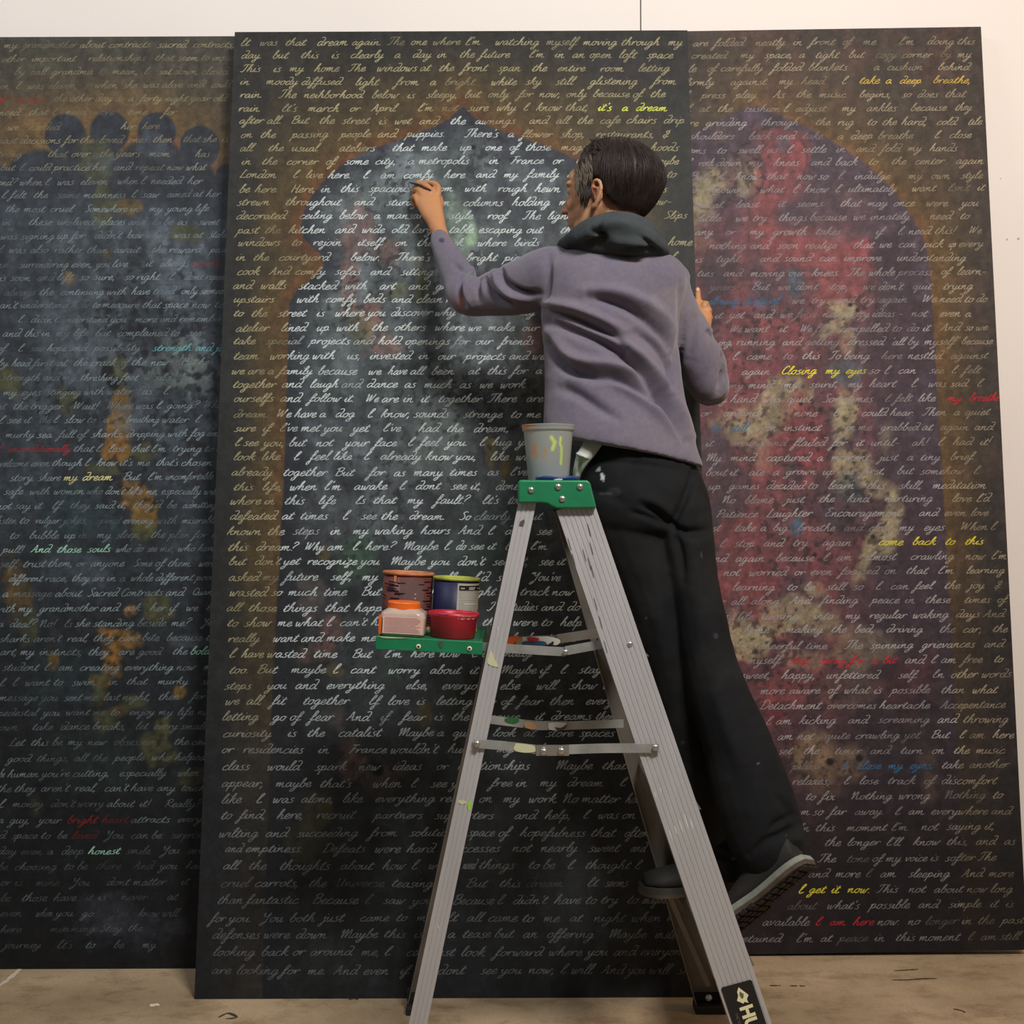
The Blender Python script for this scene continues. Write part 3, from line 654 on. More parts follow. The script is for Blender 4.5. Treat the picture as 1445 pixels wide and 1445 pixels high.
m_ink = bpy.data.materials.new('chalky_ink'); m_ink.use_nodes = True
nt = m_ink.node_tree; b = nt.nodes['Principled BSDF']; b.inputs['Roughness'].default_value = .8; b.inputs['Specular IOR Level'].default_value = .1
a = nt.nodes.new('ShaderNodeAttribute'); a.attribute_name = 'Col'
tc = nt.nodes.new('ShaderNodeTexCoord'); n = nt.nodes.new('ShaderNodeTexNoise'); n.inputs['Scale'].default_value = 350; n.inputs['Detail'].default_value = 2
nt.links.new(tc.outputs['Object'], n.inputs['Vector'])
mr = nt.nodes.new('ShaderNodeMapRange'); mr.inputs['From Min'].default_value = .35; mr.inputs['From Max'].default_value = .6; mr.inputs['To Min'].default_value = .62; mr.inputs['To Max'].default_value = 1.1
nt.links.new(n.outputs['Fac'], mr.inputs['Value'])
ml = nt.nodes.new('ShaderNodeMath'); ml.operation = 'MULTIPLY'; nt.links.new(a.outputs['Alpha'], ml.inputs[0]); nt.links.new(mr.outputs[0], ml.inputs[1]); ml.use_clamp = True
nt.links.new(a.outputs['Color'], b.inputs['Base Color']); nt.links.new(ml.outputs[0], b.inputs['Alpha'])

tr = random.Random(5)
def write_line(pn, root, spec, style):
    parts = spec.split('|'); yc = float(parts[0]); toks = parts[1].split(); xend = float(parts[2]) if len(parts) > 2 else None
    unit = style['unit'](yc); ux = unit * 1.22
    words = []
    for t in toks:
        colr = None
        if len(t) > 2 and t[1] == '~' and t[0] in INK: colr = t[0]; t = t[2:]
        x = None
        if '@' in t: t, xs_ = t.rsplit('@', 1); x = float(xs_)
        words.append([t, x, colr])
    def width(s): return sum(glyph(c)[0] for c in s)
    # place words that have no anchor of their own
    xcur = words[0][1] if words[0][1] is not None else 0
    for i, wd in enumerate(words):
        if wd[1] is None:
            j = i
            while j < len(words) and words[j][1] is None: j += 1
            nxt = words[j][1] if j < len(words) else (xend if xend else None)
            prev = words[i - 1]; x0 = prev[1]
            tot = sum(width(words[q][0]) for q in range(i - 1, j)); gaps = j - i + 1
            if nxt is None: sc = ux; gp = unit * 1.6
            else:
                sp = (nxt - x0); sc = min(ux * 1.15, sp * .80 / tot); gp = (sp - sc * tot) / (gaps if j < len(words) else max(gaps - 1, 1))
            wd[1] = x0 + width(prev[0]) * sc + gp
    buf = {}
    wave = tr.uniform(0, 6.28)
    for i, (t, x, colr) in enumerate(words):
        w = width(t)
        nxt = words[i + 1][1] if i + 1 < len(words) else (xend if xend else x + w * ux + 4)
        av = nxt - x - (unit * .75 if i + 1 < len(words) else 0)
        sc = min(ux * 1.34, max(av / w, ux * .55))
        dim = min(1.15, max(.35, tr.gauss(style['am'], style['av'])))
        if i + 1 < len(words) and tr.random() < style['drop']: dim *= .5
        if colr: dim = max(dim, .85 if colr not in 'r' else .6)
        key = colr or '_'
        V, Fc, Cc = buf.setdefault(key, ([], [], []))
        cx = x
        hgt = unit * tr.uniform(.93, 1.07)
        for ch in t:
            gw, st = glyph(ch)
            wob = tr.uniform(-.35, .35)
            for s_ in st:
                gx = cx + (s_[:, 0] * sc) + s_[:, 1] * hgt * .50
                gy = yc + hgt * .5 - s_[:, 1] * hgt + wob + .5 * math.sin(cx / 90. + wave)
                p = np.stack([gx, gy], 1)
                d = np.gradient(p, axis=0); ln = np.hypot(d[:, 0], d[:, 1]) + 1e-6; d /= ln[:, None]
                nr = np.stack([-d[:, 1], d[:, 0]], 1)
                wd_ = style['w'] * (unit / 6.8) * (.80 + .42 * np.abs(d[:, 1])) * (1.25 if colr in ('Y', 'w', 'y', 'm') else 1.)
                base = len(V)
                L = p + nr * wd_[:, None] / 2; R = p - nr * wd_[:, None] / 2
                V.extend(L.tolist()); V.extend(R.tolist()); n = len(p)
                Fc.extend([(base + q, base + q + 1, base + n + q + 1, base + n + q) for q in range(n - 1)])
                al = dim * tr.uniform(.82, 1.08)
                Cc.extend([al] * (2 * n))
            cx += gw * sc
    for key, (V, Fc, Cc) in buf.items():
        if not V: continue
        V = np.array(V); Cc = np.array(Cc)
        V[:, 1] -= (V[:, 0] - style['xr']) * style['slope']
        col, amod = style['ink'](V[:, 0], V[:, 1])
        if key != '_': col = np.zeros_like(col) + np.array(INK[key]); amod = np.maximum(amod, .72) if key not in 'r' else amod
        x, t = pn.at(V[:, 0], V[:, 1])
        # keep the stroke on the board: nothing is written past its edges
        W3 = pn.surf(x, t, .0006)
        xx = (x > pn.x0 + .002) & (x < pn.x1 - .002)
        Fc = [f for f in Fc if xx[f[0]] and xx[f[1]] and xx[f[2]]]
        if not Fc: continue
        used = np.unique(np.array(Fc).ravel()); remap = -np.ones(len(V), int); remap[used] = np.arange(len(used))
        Fc = remap[np.array(Fc)].tolist(); W3 = W3[used]; col = col[used]; amod = amod[used]; Cc = Cc[used]
        nm = 'handwritten_line' if key == '_' else 'coloured_phrase'
        o = mesh_obj(nm, W3, Fc, m_ink, root, label=None if key == '_' else INK_NAME[key], kind='stuff')
        at = o.data.color_attributes.new('Col', 'FLOAT_COLOR', 'POINT')
        dd = np.ones((len(W3), 4)); dd[:, :3] = linarr(col); dd[:, 3] = np.clip(Cc * amod, 0, 1); at.data.foreach_set('color', dd.ravel())

def ink_mid(px, py):
    ins = inside(px, py, AR); n = fbm(px, py, 60, 3, 1301)
    c = np.where(ins[:, None], np.array((204, 215, 214.)), np.array((172, 164, 130.)))
    lowc = np.array((168, 176, 176.)); t = sstep(900, 1150, py)[:, None]
    c = c * (1 - t) + lowc * t
    a = 1.0 - .74 * sstep(820, 1330, py)  # ink thins towards the bottom, weaker light there painted in
    a = a * np.where(ins, 1.0, .86) * (.72 + .5 * n)
    return c, a
def ink_left(px, py):
    n = fbm(px + 500, py, 55, 3, 1401)
    t = sstep(180, 300, py)[:, None]
    c = np.array((158, 150, 122.)) * (1 - t) + np.array((150, 166, 172.)) * t
    a = (.60 + .2 * np.exp(-((py - 760) / 180) ** 2)) * (.35 + 1.3 * n) * (1 - .35 * sstep(820, 1000, py)) * (1 - .5 * sstep(1120, 1260, py))  # lower lines dimmed in the ink itself for the weaker light
    a = np.where(py < 80, .85, a)
    return c, a
def ink_right(px, py):
    ins = inside(px, py, AR3); n = fbm(px, py, 60, 3, 1501)
    c = np.where(ins[:, None], np.array((172, 168, 168.)), np.array((164, 152, 128.)))
    a = (.86 - .48 * sstep(900, 1330, py)) * (.6 + .8 * n) * np.where(ins & (px < 1300) & (py < 480), .75, 1)  # fade down the panel puts the light falloff into the ink
    return c, a
ST_M = dict(unit=lambda y: 5.5 * (1 + .24 * y / 1400), am=.92, av=.08, drop=.03, w=1.24, xr=650, slope=.001, ink=ink_mid)
ST_L = dict(unit=lambda y: 5.15 * (1 + .12 * y / 1400), am=.9, av=.15, drop=.10, w=1.05, xr=160, slope=.005, ink=ink_left)
ST_R = dict(unit=lambda y: 5.45 * (1 + .12 * y / 1400), am=.9, av=.12, drop=.06, w=1.14, xr=1200, slope=.007, ink=ink_right)

T_MID = """61|It@339 was@366 that@402 dream@447 again.@496 The@547 one@579 where@610 I'm@656 watching@698 myself@770 moving@822 through@876 my@942|964
79|day.@340 but@384 this@424 is@467 clearly@494 a@556 day@582 in@616 the@648 future@677 I'm@746 in@782 an@807 open@831 loft@873 space@912|950
98|This@340 is@385 my@408 home@443 The@492 windows@531 at@592 the@619 front@652 span@702 the@750 entire@786 room@846 letting@900|948
117|in@338 moody@375 diffused@425 light@501 from@558 a@606 bright@627 white@692 sky@741 still@783 glistening@832 from@921|958
135|rain.@338 The@394 neihborhood@428 below@524 is@574 sleepy,@601 but@655 only@688 for@731 now,@760 only@798 because@836 of@892 the@917|943
154|rain.@336 It's@397 march@434 or@493 April@523 I'm@589 not@623 sure@660 why@700 I@738 know@756 that,@797 y~it's@843 y~a@877 y~dream@897|950
172|after@337 all.@376 But@410 the@450 street@482 is@534 wet@556 and@591 the@635 awnings@670 and@746 all@784 the@814 cafe@846 chairs@883 drip@936|970
191|on@339 the@367 passing@411 people@480 and@532 puppies.@573 There's@656 a@716 flower@736 shop,@790 restaurants,@840 &@934|948
210|all@338 the@378 usual@411 ateliers@478 that@553 make@594 up@648 one@684 of@718 those@741 magical@791 little@868 hoods@917|958
229|in@340 the@369 corner@404 of@459 some@486 city,@529 a@575 metropolis@590 in@689 France@720 or@779 Copenhagen@812 maybe@917|957
248|London@338 I@413 live@431 here.@462 I@512 am@536 comfy@569 here@626 and@671 my@710 family@743 all@800 want@850 to@940|955
268|be@337 here.@359 Here,@410 in@452 this@480 spacious@520 room@604 with@655 rough@702 hewn@754 wood@800 tables@900|951
287|strewn@334 throughout@402 and@499 sturdy@545 iron@606 columns@653 holding@722 massive@788 slow-@910|956
306|decorated@333 ceiling@422 below@478 a@527 mansard@545 style@634 roof@687 The@738 light@772 slowly@840 Slips@936|975
326|past@334 the@373 kitchen@407 and@472 wide@510 old@552 large@581 table@633 escaping@675 out@742 the@790 panes,@870|935
344|windows@335 to@411 rejoin@441 itself@504 on@557 the@588 brick@618 where@673 birds@725 fly@800 back@850 home@942|976
365|in@332 the@357 courtyard@393 below.@494 There's@559 a@622 bright@657 piano@711 I@946|958
385|cook@334 And@379 comfy@416 sofas@472 and@522 sitting@565 areas@625 some@686|730
405|and@328 walls@367 stacked@421 with@486 art@535 and@576 great@614 books@670|720
424|upstairs@329 with@418 comfy@459 beds@512 and@552 clean@587 new@628 rooms@660
443|to@329 the@354 street@391 is@446 where@472 you@518 discover@551 why@613 it's@660 my@733|760
464|atelier@332 lined@396 up@446 with@474 the@524 others@556 where@613 we@660 make@688 our@736|762
483|take@329 special@375 projects@437 and@498 hold@533 openings@571 for@640 our@670 friends@706|752
504|team@329 working@380 with@440 us,@489 invested@521 in@590 our@617 projects@656 and@718 we@750|772
525|we@326 are@349 a@377 family@393 because@448 we@519 have@547 all@578 been@608 at@660 this@687 for@722 a@755 year@775
544|together@328 and@397 laugh@437 and@481 dance@517 as@570 much@598 as@648 we@676 work@705|744
564|ourselfs@329 and@395 follow@436 it.@485 We@515 are@538 in@568 it@593 together@618 There@689 are@742 no@775
586|dream.@329 We@389 have@415 a@450 dog@473 I@518 know,@537 sounds@583 strange@653 to@720 me@742|768
606|sure@330 if@370 I've@394 met@424 you@456 yet@497 I've@540 had@590 the@630 dream,@668|730
626|I@331 see@343 you,@371 but@407 not@445 your@486 face@528 I@575 feel@592 you.@630 I@676 hug@694 you@730|765
646|look@329 like@369 I@414 feel@437 like@470 I@513 already@536 know@600 you,@642 like@691 we@727|750
668|already@326 together@399 But@472 for@520 as@555 many@583 times@634 as@687 I've@719|745
688|this@329 life,@370 when@408 I'm@457 awake@499 I@563 dont@586 see@636 it,@663 dont@699|730
708|where@324 in@372 this@401 life@449 Is@501 that@526 my@574 fault?@614 It's@680 too@716|735
730|defeated@324 at@397 times@423 I@483 see@509 the@537 dream.@577 So@648 clearly.@668 But@737|770
751|known@320 the@377 steps@413 in@465 my@497 waking@528 hours@593 And@646 I@688 do@712 see@757|778
773|this@321 dream?@361 Why@429 am@461 I@497 here?@515 Maybe@568 I@626 do@643 see@661 it@687 but@712 I'm@748|776
794|but@322 don't@359 yet@399 recognize@433 you@508 Maybe@550 you@607 don't@645 see@695 it,@730 see@760 it@785|800
816|asked@322 my@370 future@401 self,@466 my@510 former@550 self@615 I'd@668 say@700 "You've@745|790
837|wasted@323 so@382 much@406 time@456 But@509 on@560 the@600 right@660 track@733 now@778|808
859|all@319 those@350 things@399 that@458 happen@500 for@580 To@688 studies@715 and@763 do@800
880|to@320 show@344 me@391 what@416 I@460 can't@479 have@523 if@590 they@680 were@723 to@763 help@790|820
902|really@321 want@384 and@424 make@460 me@509 so@560 sure@620 look@720 at@760 this@785|815
924|I@323 have@340 wasted@376 time@442 But@496 I'm@542 here@579 now@619 I@665 am@680 finally@700|750
947|too.@323 But@362 maybe@410 I@469 cant@494 worry@547 about@606 it@662 Maybe@706 if@761 I@790 stay@816|850
969|steps@316 you@376 and@416 everything@460 else,@572 everyone@623 else@705 will@756 show@803 up@850
991|we@317 all@347 fit@383 together@427 If@520 love@547 is@587 letting@615 go@680 of@706 fear@732 then@775 every@826|865
1013|letting@313 go@384 of@408 fear@437 And@488 if@536 fear@567 is@612 the@637 cause@690 it@754 dreams@777 then@840|866
1036|curiosity@314 is@405 the@433 catalist@477 Maybe@561 a@616 quick@638 look@695 at@738 store@770 spaces@817|866
1059|or@312 residencies@342 in@448 France@492 wouldn't@550 hurt@631 my@700 heart@760
1083|class@313 would@376 spark@444 new@505 ideas@553 or@615 relationships@645 Maybe@783 that@849|885
1107|appear,@312 maybe@388 that's@451 when@525 I@579 see@607 you@636 free@692 in@727 my@761 dream@800 I@874|890
1129|like@312 I@361 was@384 alone,@424 like@483 everything@529 relied@620 on@675 my@709 work.@745 No@793 matter@820 how@882|905
1152|to@311 find,@337 here,@390 recruit@446 partners@528 supporters@613 and@725 help,@768 I@822 was@843 on@877 a@908
1177|wilting@308 and@374 succeeding@418 from@522 solution@577 space@660 of@702 hopefulness@733 that@833 often@880|915
1199|and@317 emptiness.@346 Defeats@455 were@528 hard@573 Successes@630 not@722 nearly@762 sweet@830 and@889|910
1223|all@314 the@350 thoughts@394 about@480 how@539 I@580 would@604 need@652 things@675 to@745 be@765 I@800 thought@825 I@895
1248|cruel@311 carrots,@359 the@435 Universe@473 teasing@552 me@620 But@657 this@704 dream@742 It@828 seems@853|885
1272|than@306 fantastic@347 Because@440 I@514 saw@540 you@581 Because@638 I@701 didn't@723 have@781 to@825 try@847 to@884 imagine@905|940
1297|for@297 you.@322 You@368 both@408 just@454 came@507 to@558 me@587 It@630 all@658 came@688 to@736 me@766 at@803 night@837 when@890 my@940|960
1320|defenses@299 were@371 down@417 Maybe@479 this@541 isn't@583 a@631 tease@652 but@697 an@737 offering@771 Maybe@858 instead@923|970
1345|looking@300 back@368 or@412 around@437 me,@509 I@542 can@573 just@610 look@650 forward@698 where@773 you@828 and@865 everyone@903|968
1371|are@298 looking@333 for@397 me.@433 And@470 even@512 if@564 I@593 dont@617 see@677 you@706 now,@745 I@790 will@805 And@848 you@885 will@915 see@955 me@985"""

T_LEFT = """65|my@5 grandmother@31 about@112 contracts@153 sacred@222 contracts,@272|330
84|other@2 important@44 relationships@124 that@218 seem@250 to@283 impact@299|335
103|my@-18 by@20 call@42 grandma@73 I@139 mean,@158 I@203 sat@223 down,@245 closed@284|322
122|when@-20 I@22 was@38 eleven,@68 when@133 she@173 was@202 alive@228 and@264 could@298|325
141|r~at@-6 r~my@17 r~eyes@38 the@75 other@98 day@134 as@162 a@180 forty-eight@197 year@268 old@300|325
160|need@-2 that@40 I@73 need@92 more@130 time@180 for@230
180|we@10 needed@40 her@170 here@200
199|past@-4 decisions@28 for@90 the@112 loved@140 ones@180 then@215 that@258 she@285 is@312
219|strong@-10 that@67 over@100 the@140 years@163 mom@210 has@275
238|but@0 I@27 could@40 practice@75 her@130 and@160 repeat@190 now@235 what@262
258|end?@-4 when@27 I@63 was@80 eleven@113 when@165 I@198 needed@212 her@264|285
276|I@2 felt@14 the@47 same@80 meanness@117 I@185 saw@200 aimed@235 at@272 her@290|312
296|the@7 most@33 cruel@70 Somewhere@119 in@183 my@210 young@235 life@275
315|in@2 these@40 un-lived@80 places@142 and@180 to@214 be@230 as@250 sweet@280|308
334|was@0 signing@29 up@80 for.@100 didn't@133 know@178 what@205 was@245 at@272 stake@295|320
354|I@-3 was@12 also@42 rather@76 than@122 await@160 the@213 reward@238 past@296|320
374|me@-8 surrendering@27 even,@100 you@135 live@158 it@205 always@225 r~recent@270|313
393|is@-2 soon@14 and@52 left@80 so@112 sure,@132 so@175 right@192 I@238 dont@260 repeat@290|320
413|always@5 the@55 continuing@85 with@150 have@185 tried@215 only@255 seemed@282|315
432|can't@-8 understand@28 how@100 to@130 measure@144 that@200 space@230 now@270 to@302
452|I@25 didn't@43 understand@87 you@155 more@190 and@225 remember@252|315
472|and@3 this@34 in@58 my@78 life@103 but@134 complained@165 to@240 see@265
493|of@-5 I@25 saw@42 hope@66 and@97 possibility@132 c~strength@215 c~and@275 c~joy@303|325
513|by@-4 head@16 first@46 at@80 the@103 crack@127 of@170 the@185 new@212 But@255 he@280
534|strength@2 and@60 my@88 threshing@113 feet@170 would@203 slow@247 I@290
554|my@4 eyes@30 stinging@65 with@118 water@150 as@200 I@230
574|at@-6 the@18 trigger@42 Wait!@102 Where@150 was@191 I@220 going?@235 Who@287|312
594|I@-2 see@10 it@33 the@55 I@75 slow@90 to@122 a@145 breathing@177 water@228 I@275
614|murky@7 sea@52 full@82 of@108 sharks,@128 dripping@178 with@236 fog@268 and@292|314
635|r~I@-4 r~unconditionally@10 that@103 I@135 lost@153 that@185 I'm@213 trying@243 to@288 live@305
655|welcome@-4 even@43 though@73 I@119 know@136 it's@168 me@193 that's@220 chosen@255 to@305
675|story.@13 share@53 w~my@89 w~dream@116 But@173 I'm@208 uncomfortable@233|300
695|safe@5 with@41 women@75 who@122 don't@148 like@179 me,@205 especially@227 with@287|312
715|not@-6 say@20 it@48 If@73 they@98 said@133 it,@165 they'd@187 be@235 admitting@257|306
736|listen@-6 to@27 vulgar@49 jokes,@88 spend@135 evening@173 with@220 miserable@256|305
757|to@13 bubble@41 up@90 in@110 my@136 sleep,@163 the@212 plan@238 for@272 the@298
776|pull!@3 m~And@43 m~those@80 m~souls@123 who@163 do@188 see@206 me,@225 who@250 have@279|302
797|self,@-1 trust@32 them,@67 or@107 anyone@127 Some@188 of@218 them@236 were@280|302
817|different@12 race,@63 they@101 are@130 in@150 a@168 whole@184 different@219 pool@276|300
838|a@3 message@18 about@77 Sacred@123 Contracts@170 and@233 Quantum@271|318
860|with@-8 my@25 grandmother@55 and@141 ask@175 her@211 if@238 we@262 had@290
881|a@-4 deal?@13 No!@55 Is@90 she@105 standing@131 beside@193 me?@241 Yes@285|302
902|sharks@-2 aren't@47 real,@94 they@131 cant@167 bite@200 because@234 they@290
921|part,@-8 my@28 instincts,@55 they@124 are@167 good@195 the@243 m~bold@268|298
943|student@3 I@62 am@82 creating@112 everything@175 now@248 my@287
964|I@-1 I@17 want@35 to@75 swim@101 in@152 that@178 murky@222 sea@284
985|message@-2 you@57 sent@90 me@118 last@146 night,@172 then@223 for@270
1007|pedestal@-4 you@60 want@92 me@130 to@155 enjoy@182 my@223 life@250 now@278
1027|own@-2 take@45 dance@85 breaks,@130 let@191 every@216 small@254|290
1049|Let@13 this@43 be@73 my@95 new@123 obsession@160 the@245 cause@270
1071|good@10 things,@51 all@104 the@130 people@161 who@213 helped@246|290
1093|be@-2 human@10 you're@58 cutting,@102 especially@168 when@250
1114|the@-6 they@20 aren't@57 real,@105 can't@147 have@184 any@221 touch@255|288
1136|I@-2 money@17 don't@71 worry@109 about@150 it!@196 Really?@232|284
1158|a@-4 guy,@13 your@54 r~bright@94 r~heart@143 attracts@184 every@250|284
1180|d@-2 space@16 to@57 be@80 r~loved@101 You@148 can@184 be@213 surprised@240
1202|day@-4 even@29 a@66 deep@86 m~honest@124 smile@177 You@227 are@265
1224|be@-4 choosing@20 to@90 be@108 there@135 And@187 you@225 have@262
1246|or@0 is@20 mine@50 You@100 dont@150 matter@187 it@255
1268|be@0 those@30 have@75 it@120 is@138 never@170 at@235
1290|even@0 when@50 you@78 go@115 You@155 know@195 will@228
1312|here@0 mimming@70 Stay@140 the@180
1335|journey@5 It's@80 to@120 be@160 my@200"""

T_RIGHT = """61|are@977 folded@1007 neatly@1065 in@1118 front@1143 of@1188 me.@1217 I'm@1268 doing@1308 this@1350|1375
79|created@975 my@1044 space,@1078 a@1127 tight@1150 but@1197 cozy@1235 corner@1272 by@1326 my@1350|1373
97|pile@958 of@997 carefully@1016 folded@1089 blankets@1140 a@1232 cushion@1251 behind@1323|1372
116|firmly@966 against@1030 my@1098 head@1130 I@1187 o~take@1212 o~a@1249 o~deep@1269 o~breathe,@1316|1374
135|I@965 press@989 play.@1037 As@1090 the@1123 music@1155 begins,@1212 so@1272 does@1294 that@1333|1362
154|I@968 at@986 the@1012 cushion@1050 I@1105 adjust@1122 my@1187 ankles@1222 because@1284 they@1347|1370
174|are@963 grinding@995 through@1073 the@1150 rug@1181 to@1223 the@1244 hard,@1271 cold@1321 tile@1365|1385
193|shoulders@972 back@1056 and@1095 take@1132 a@1181 deep@1200 breathe@1238 I@1318 close@1339|1370
212|seems@958 to@1011 swell@1040 as@1082 I@1110 settle@1130 in@1179 and@1207 fold@1243 my@1280 hands@1311|1350
230|I@968 rock@985 down@1010 my@1055 knees@1091 and@1144 back@1178 to@1225 the@1257 center@1290 again@1348|1393
250|But@972 I@1015 know@1037 that@1081 now@1124 so@1154 I@1182 indulge@1205 my@1281 own@1313 style@1355|1386
268|in@975 knowing@1000 what@1072 I@1118 know@1134 I@1178 ultimately@1196 want@1286 Isn't@1337 it@1378|1395
289|and@978 at@1005 least@1038 it@1097 seems@1123 that@1185 may@1223 once@1260 were.@1306 you@1356|1380
308|little@985 we@1037 try@1061 things@1098 because@1142 we@1203 innately@1227 need@1311 to@1354|1368
328|any@980 or@1023 my@1057 growth@1090 takes@1150 if@1235 I@1266 need@1281 this!@1318 We@1366|1384
347|nothing@1000 and@1058 soon@1096 realize@1135 that@1203 we@1240 can@1267 pick@1302 up@1338 every@1352|1387
366|is@980 tight@1010 and@1072 sound@1105 can@1155 improve@1190 understanding@1265|1362
386|ties@983 and@1020 moving@1058 our@1112 knees.@1145 The@1196 whole@1225 process@1266 of@1327 learn-@1350|1390
406|years!@1001 But@1060 we@1097 dont@1122 stop,@1165 we@1217 don't@1239 quit@1287 trying@1330|1372
425|b~already@998 b~away@1047 b~of@1085 we@1117 try@1144 and@1180 try@1213 again@1240 We@1300 need@1325 to@1360 do@1377|1392
445|it@1008 yet@1028 and@1063 we@1100 find@1122 new@1160 crazy@1190 ideas@1230 -@1266 not@1285 even@1325 a@1361|1372
465|We@1029 want@1050 it@1099 We@1128 feel@1149 compelled@1185 to@1258 do@1279 it@1301 And@1326 so@1361 we@1376|1393
484|ing,@1013 running@1038 and@1103 getting@1135 dressed@1195 'all@1256 by@1280 myself'@1303 because@1356|1400
504|I@1033 came@1053 to@1104 this@1131 To@1170 being@1190 here@1243 nestled@1280 against@1341|1395
525|again@1046 Y~Closing@1102 Y~my@1164 Y~eyes@1193 so@1226 I@1247 can@1267 see@1311 I@1342 felt@1359|1385
544|my@1028 mind@1055 my@1105 spirit,@1142 my@1196 heart@1226 I@1285 was@1309 sad.@1340 I@1378|1390
564|my@1005 hand@1030 was@1075 quiet@1110 Sometimes@1160 I@1248 felt@1262 like@1295 R~my@1336 R~breathe@1367|1410
584|or@988 around@1020 none@1120 I@1175 could@1215 hear.@1255 Then@1302 a@1345 quiet@1361|1400
605|b~be@1002 b~still@1028 An@1075 instinct@1105 in@1192 me@1210 grabbed@1242 at@1300 again@1326 and@1374|1402
626|it@995 around@1030 and@1082 flailed@1119 for@1173 it@1207 until-@1228 ah!@1286 I@1323 had@1344 it!@1382|1402
647|My@995 mind@1030 captured@1080 a@1152 moment@1172 just@1240 a@1279 tiny@1298 brief@1340|1375
667|bout@995 it@1029 ate@1056 a@1090 grown@1108 up@1160 at@1190 first,@1215 but@1265 somehow@1298 I@1373|1388
687|up@999 games@1028 decided@1081 to@1139 learn@1168 this@1222 skill,@1268 meditation@1315|1398
706|No@1018 blame@1050 just@1108 the@1155 kind@1195 nurturing@1247 love@1343 I'd@1377|1402
726|Patience@1010 Laughter@1081 Encouragement@1163 and@1296 even@1332 love@1369|1394
746|just@990 take@1036 a@1072 big@1090 breathe@1125 and@1190 close@1225 my@1268 eyes@1303 When@1354 I@1397|1410
767|I@1015 stop@1035 and@1077 try@1118 again@1160 Y~come@1239 Y~back@1287 Y~to@1333 Y~this@1361|1396
788|and@998 again@1037 because@1094 I@1161 am@1180 almost@1217 crawling@1284 now@1361 I'm@1398|1424
808|not@1020 worried@1056 or@1120 even@1143 focused@1185 on@1247 that@1278 I'm@1323 learning@1363|1417
829|learning@1033 to@1110 be@1134 still@1165 so@1203 I@1235 can@1256 feel@1290 the@1332 joy@1367 &@1402|1414
849|r@1015 all@1031 along@1059 And@1114 finding@1158 peace@1229 in@1276 these@1305 times@1360 of@1406|1420
870|ing@1016 life@1040 turning@1073 into@1147 my@1192 regular@1226 waking@1287 days@1348 And@1387|1420
890|home@1048 making@1108 the@1172 bed,@1205 driving@1250 the@1325 car,@1358 the@1400|1421
912|cheerful@1070 time@1136 The@1192 spinning@1227 grievances@1300 and@1388|1418
933|myself@1054 R~step@1113 R~away@1155 R~for@1198 R~a@1228 R~bit@1245 and@1276 I@1313 am@1327 free@1358 to@1402|1414
954|sweet,@1045 happy,@1102 unfettered@1165 self.@1267 In@1315 other@1341 words@1384|1426
976|more@1072 aware@1113 of@1167 what@1190 is@1232 possible@1257 than@1327 what@1371|1406
997|Detachment@1072 overcomes@1166 heartache@1240 Accepentance@1326|1418
1018|I@1080 am@1094 kicking@1127 and@1196 screaming@1238 and@1322 throwing@1358|1422
1040|am@1096 not@1124 quite@1163 crawling@1206 yet@1275 But@1313 I@1353 am@1367 here@1400|1430
1061|set@1097 the@1133 timer@1177 and@1227 turn@1270 on@1314 the@1345 music@1376|1420
1082|pillow@1117 b~I@1186 b~close@1208 b~my@1252 b~eyes,@1283 take@1328 another@1367|1424
1104|relaxes,@1117 I@1190 lose@1212 track@1252 of@1303 discomfort@1328|1418
1125|to@1136 fix@1158 Nothing@1200 wrong@1267 Nothing@1332 to@1400|1418
1147|am@1120 so@1146 far@1170 away.@1205 I@1262 am@1281 everywhere@1313 and@1398|1430
1169|In@1125 this@1150 moment@1194 I'm@1257 not@1299 saying@1335 it,@1388|1404
1190|the@1163 longer@1195 I'll@1250 know@1288 this,@1335 and@1376 as@1416|1434
1213|The@1154 tone@1194 of@1230 my@1249 voice@1276 is@1312 softer@1333 The@1380|1407
1235|and@1140 more@1178 I@1221 am@1241 sleeping@1281 And@1356 more@1394|1430
1257|Y~I@1126 Y~get@1141 Y~it@1172 Y~now.@1195 This@1237 not@1281 about@1317 now@1363 long@1397|1428
1279|about@1110 what's@1166 possible@1227 and@1295 simple@1338 it@1396 is@1418|1436
1302|available@1075 R~I@1150 R~am@1170 R~here@1203 now.@1237 no@1280 longer@1305 in@1356 the@1379 past@1413|1447
1325|retained@1040 I'm@1123 at@1157 peace@1183 in@1233 this@1263 moment@1296 I@1365 am@1383 still@1410|1446"""

for pn, root, txt, st in ((MID, pan_mid, T_MID, ST_M), (LEF, pan_left, T_LEFT, ST_L), (RIG, pan_right, T_RIGHT, ST_R)):
    for ln in txt.split('\n'): write_line(pn, root, ln, st)
# ------------------------------------------------------------------ aluminium stepladder, seen from its side
def near_y(z): return 2.06 + .08 * z / H
def far_y(z): return 2.60 - .18 * z / H
def on_near(px, py, off=0.):
    Y = 2.1
    for _ in range(6):
        Y = near_y(P(px, py, Y)[2]) - off
    return P(px, py, Y)
def on_far(px, py, off=0.):
    Y = 2.5
    for _ in range(6):
        Y = far_y(P(px, py, Y)[2]) - off
    return P(px, py, Y)
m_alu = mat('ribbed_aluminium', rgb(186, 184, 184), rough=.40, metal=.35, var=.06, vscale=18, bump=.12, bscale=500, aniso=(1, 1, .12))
m_alu_shaded = mat('shaded_aluminium', rgb(112, 106, 98), rough=.5, metal=.35, var=.18, vscale=14)  # far rails and inner parts: same aluminium, their shade put into the colour
m_brace = mat('scuffed_brace_metal', rgb(160, 162, 158), rough=.38, metal=.4, var=.22, vscale=26)
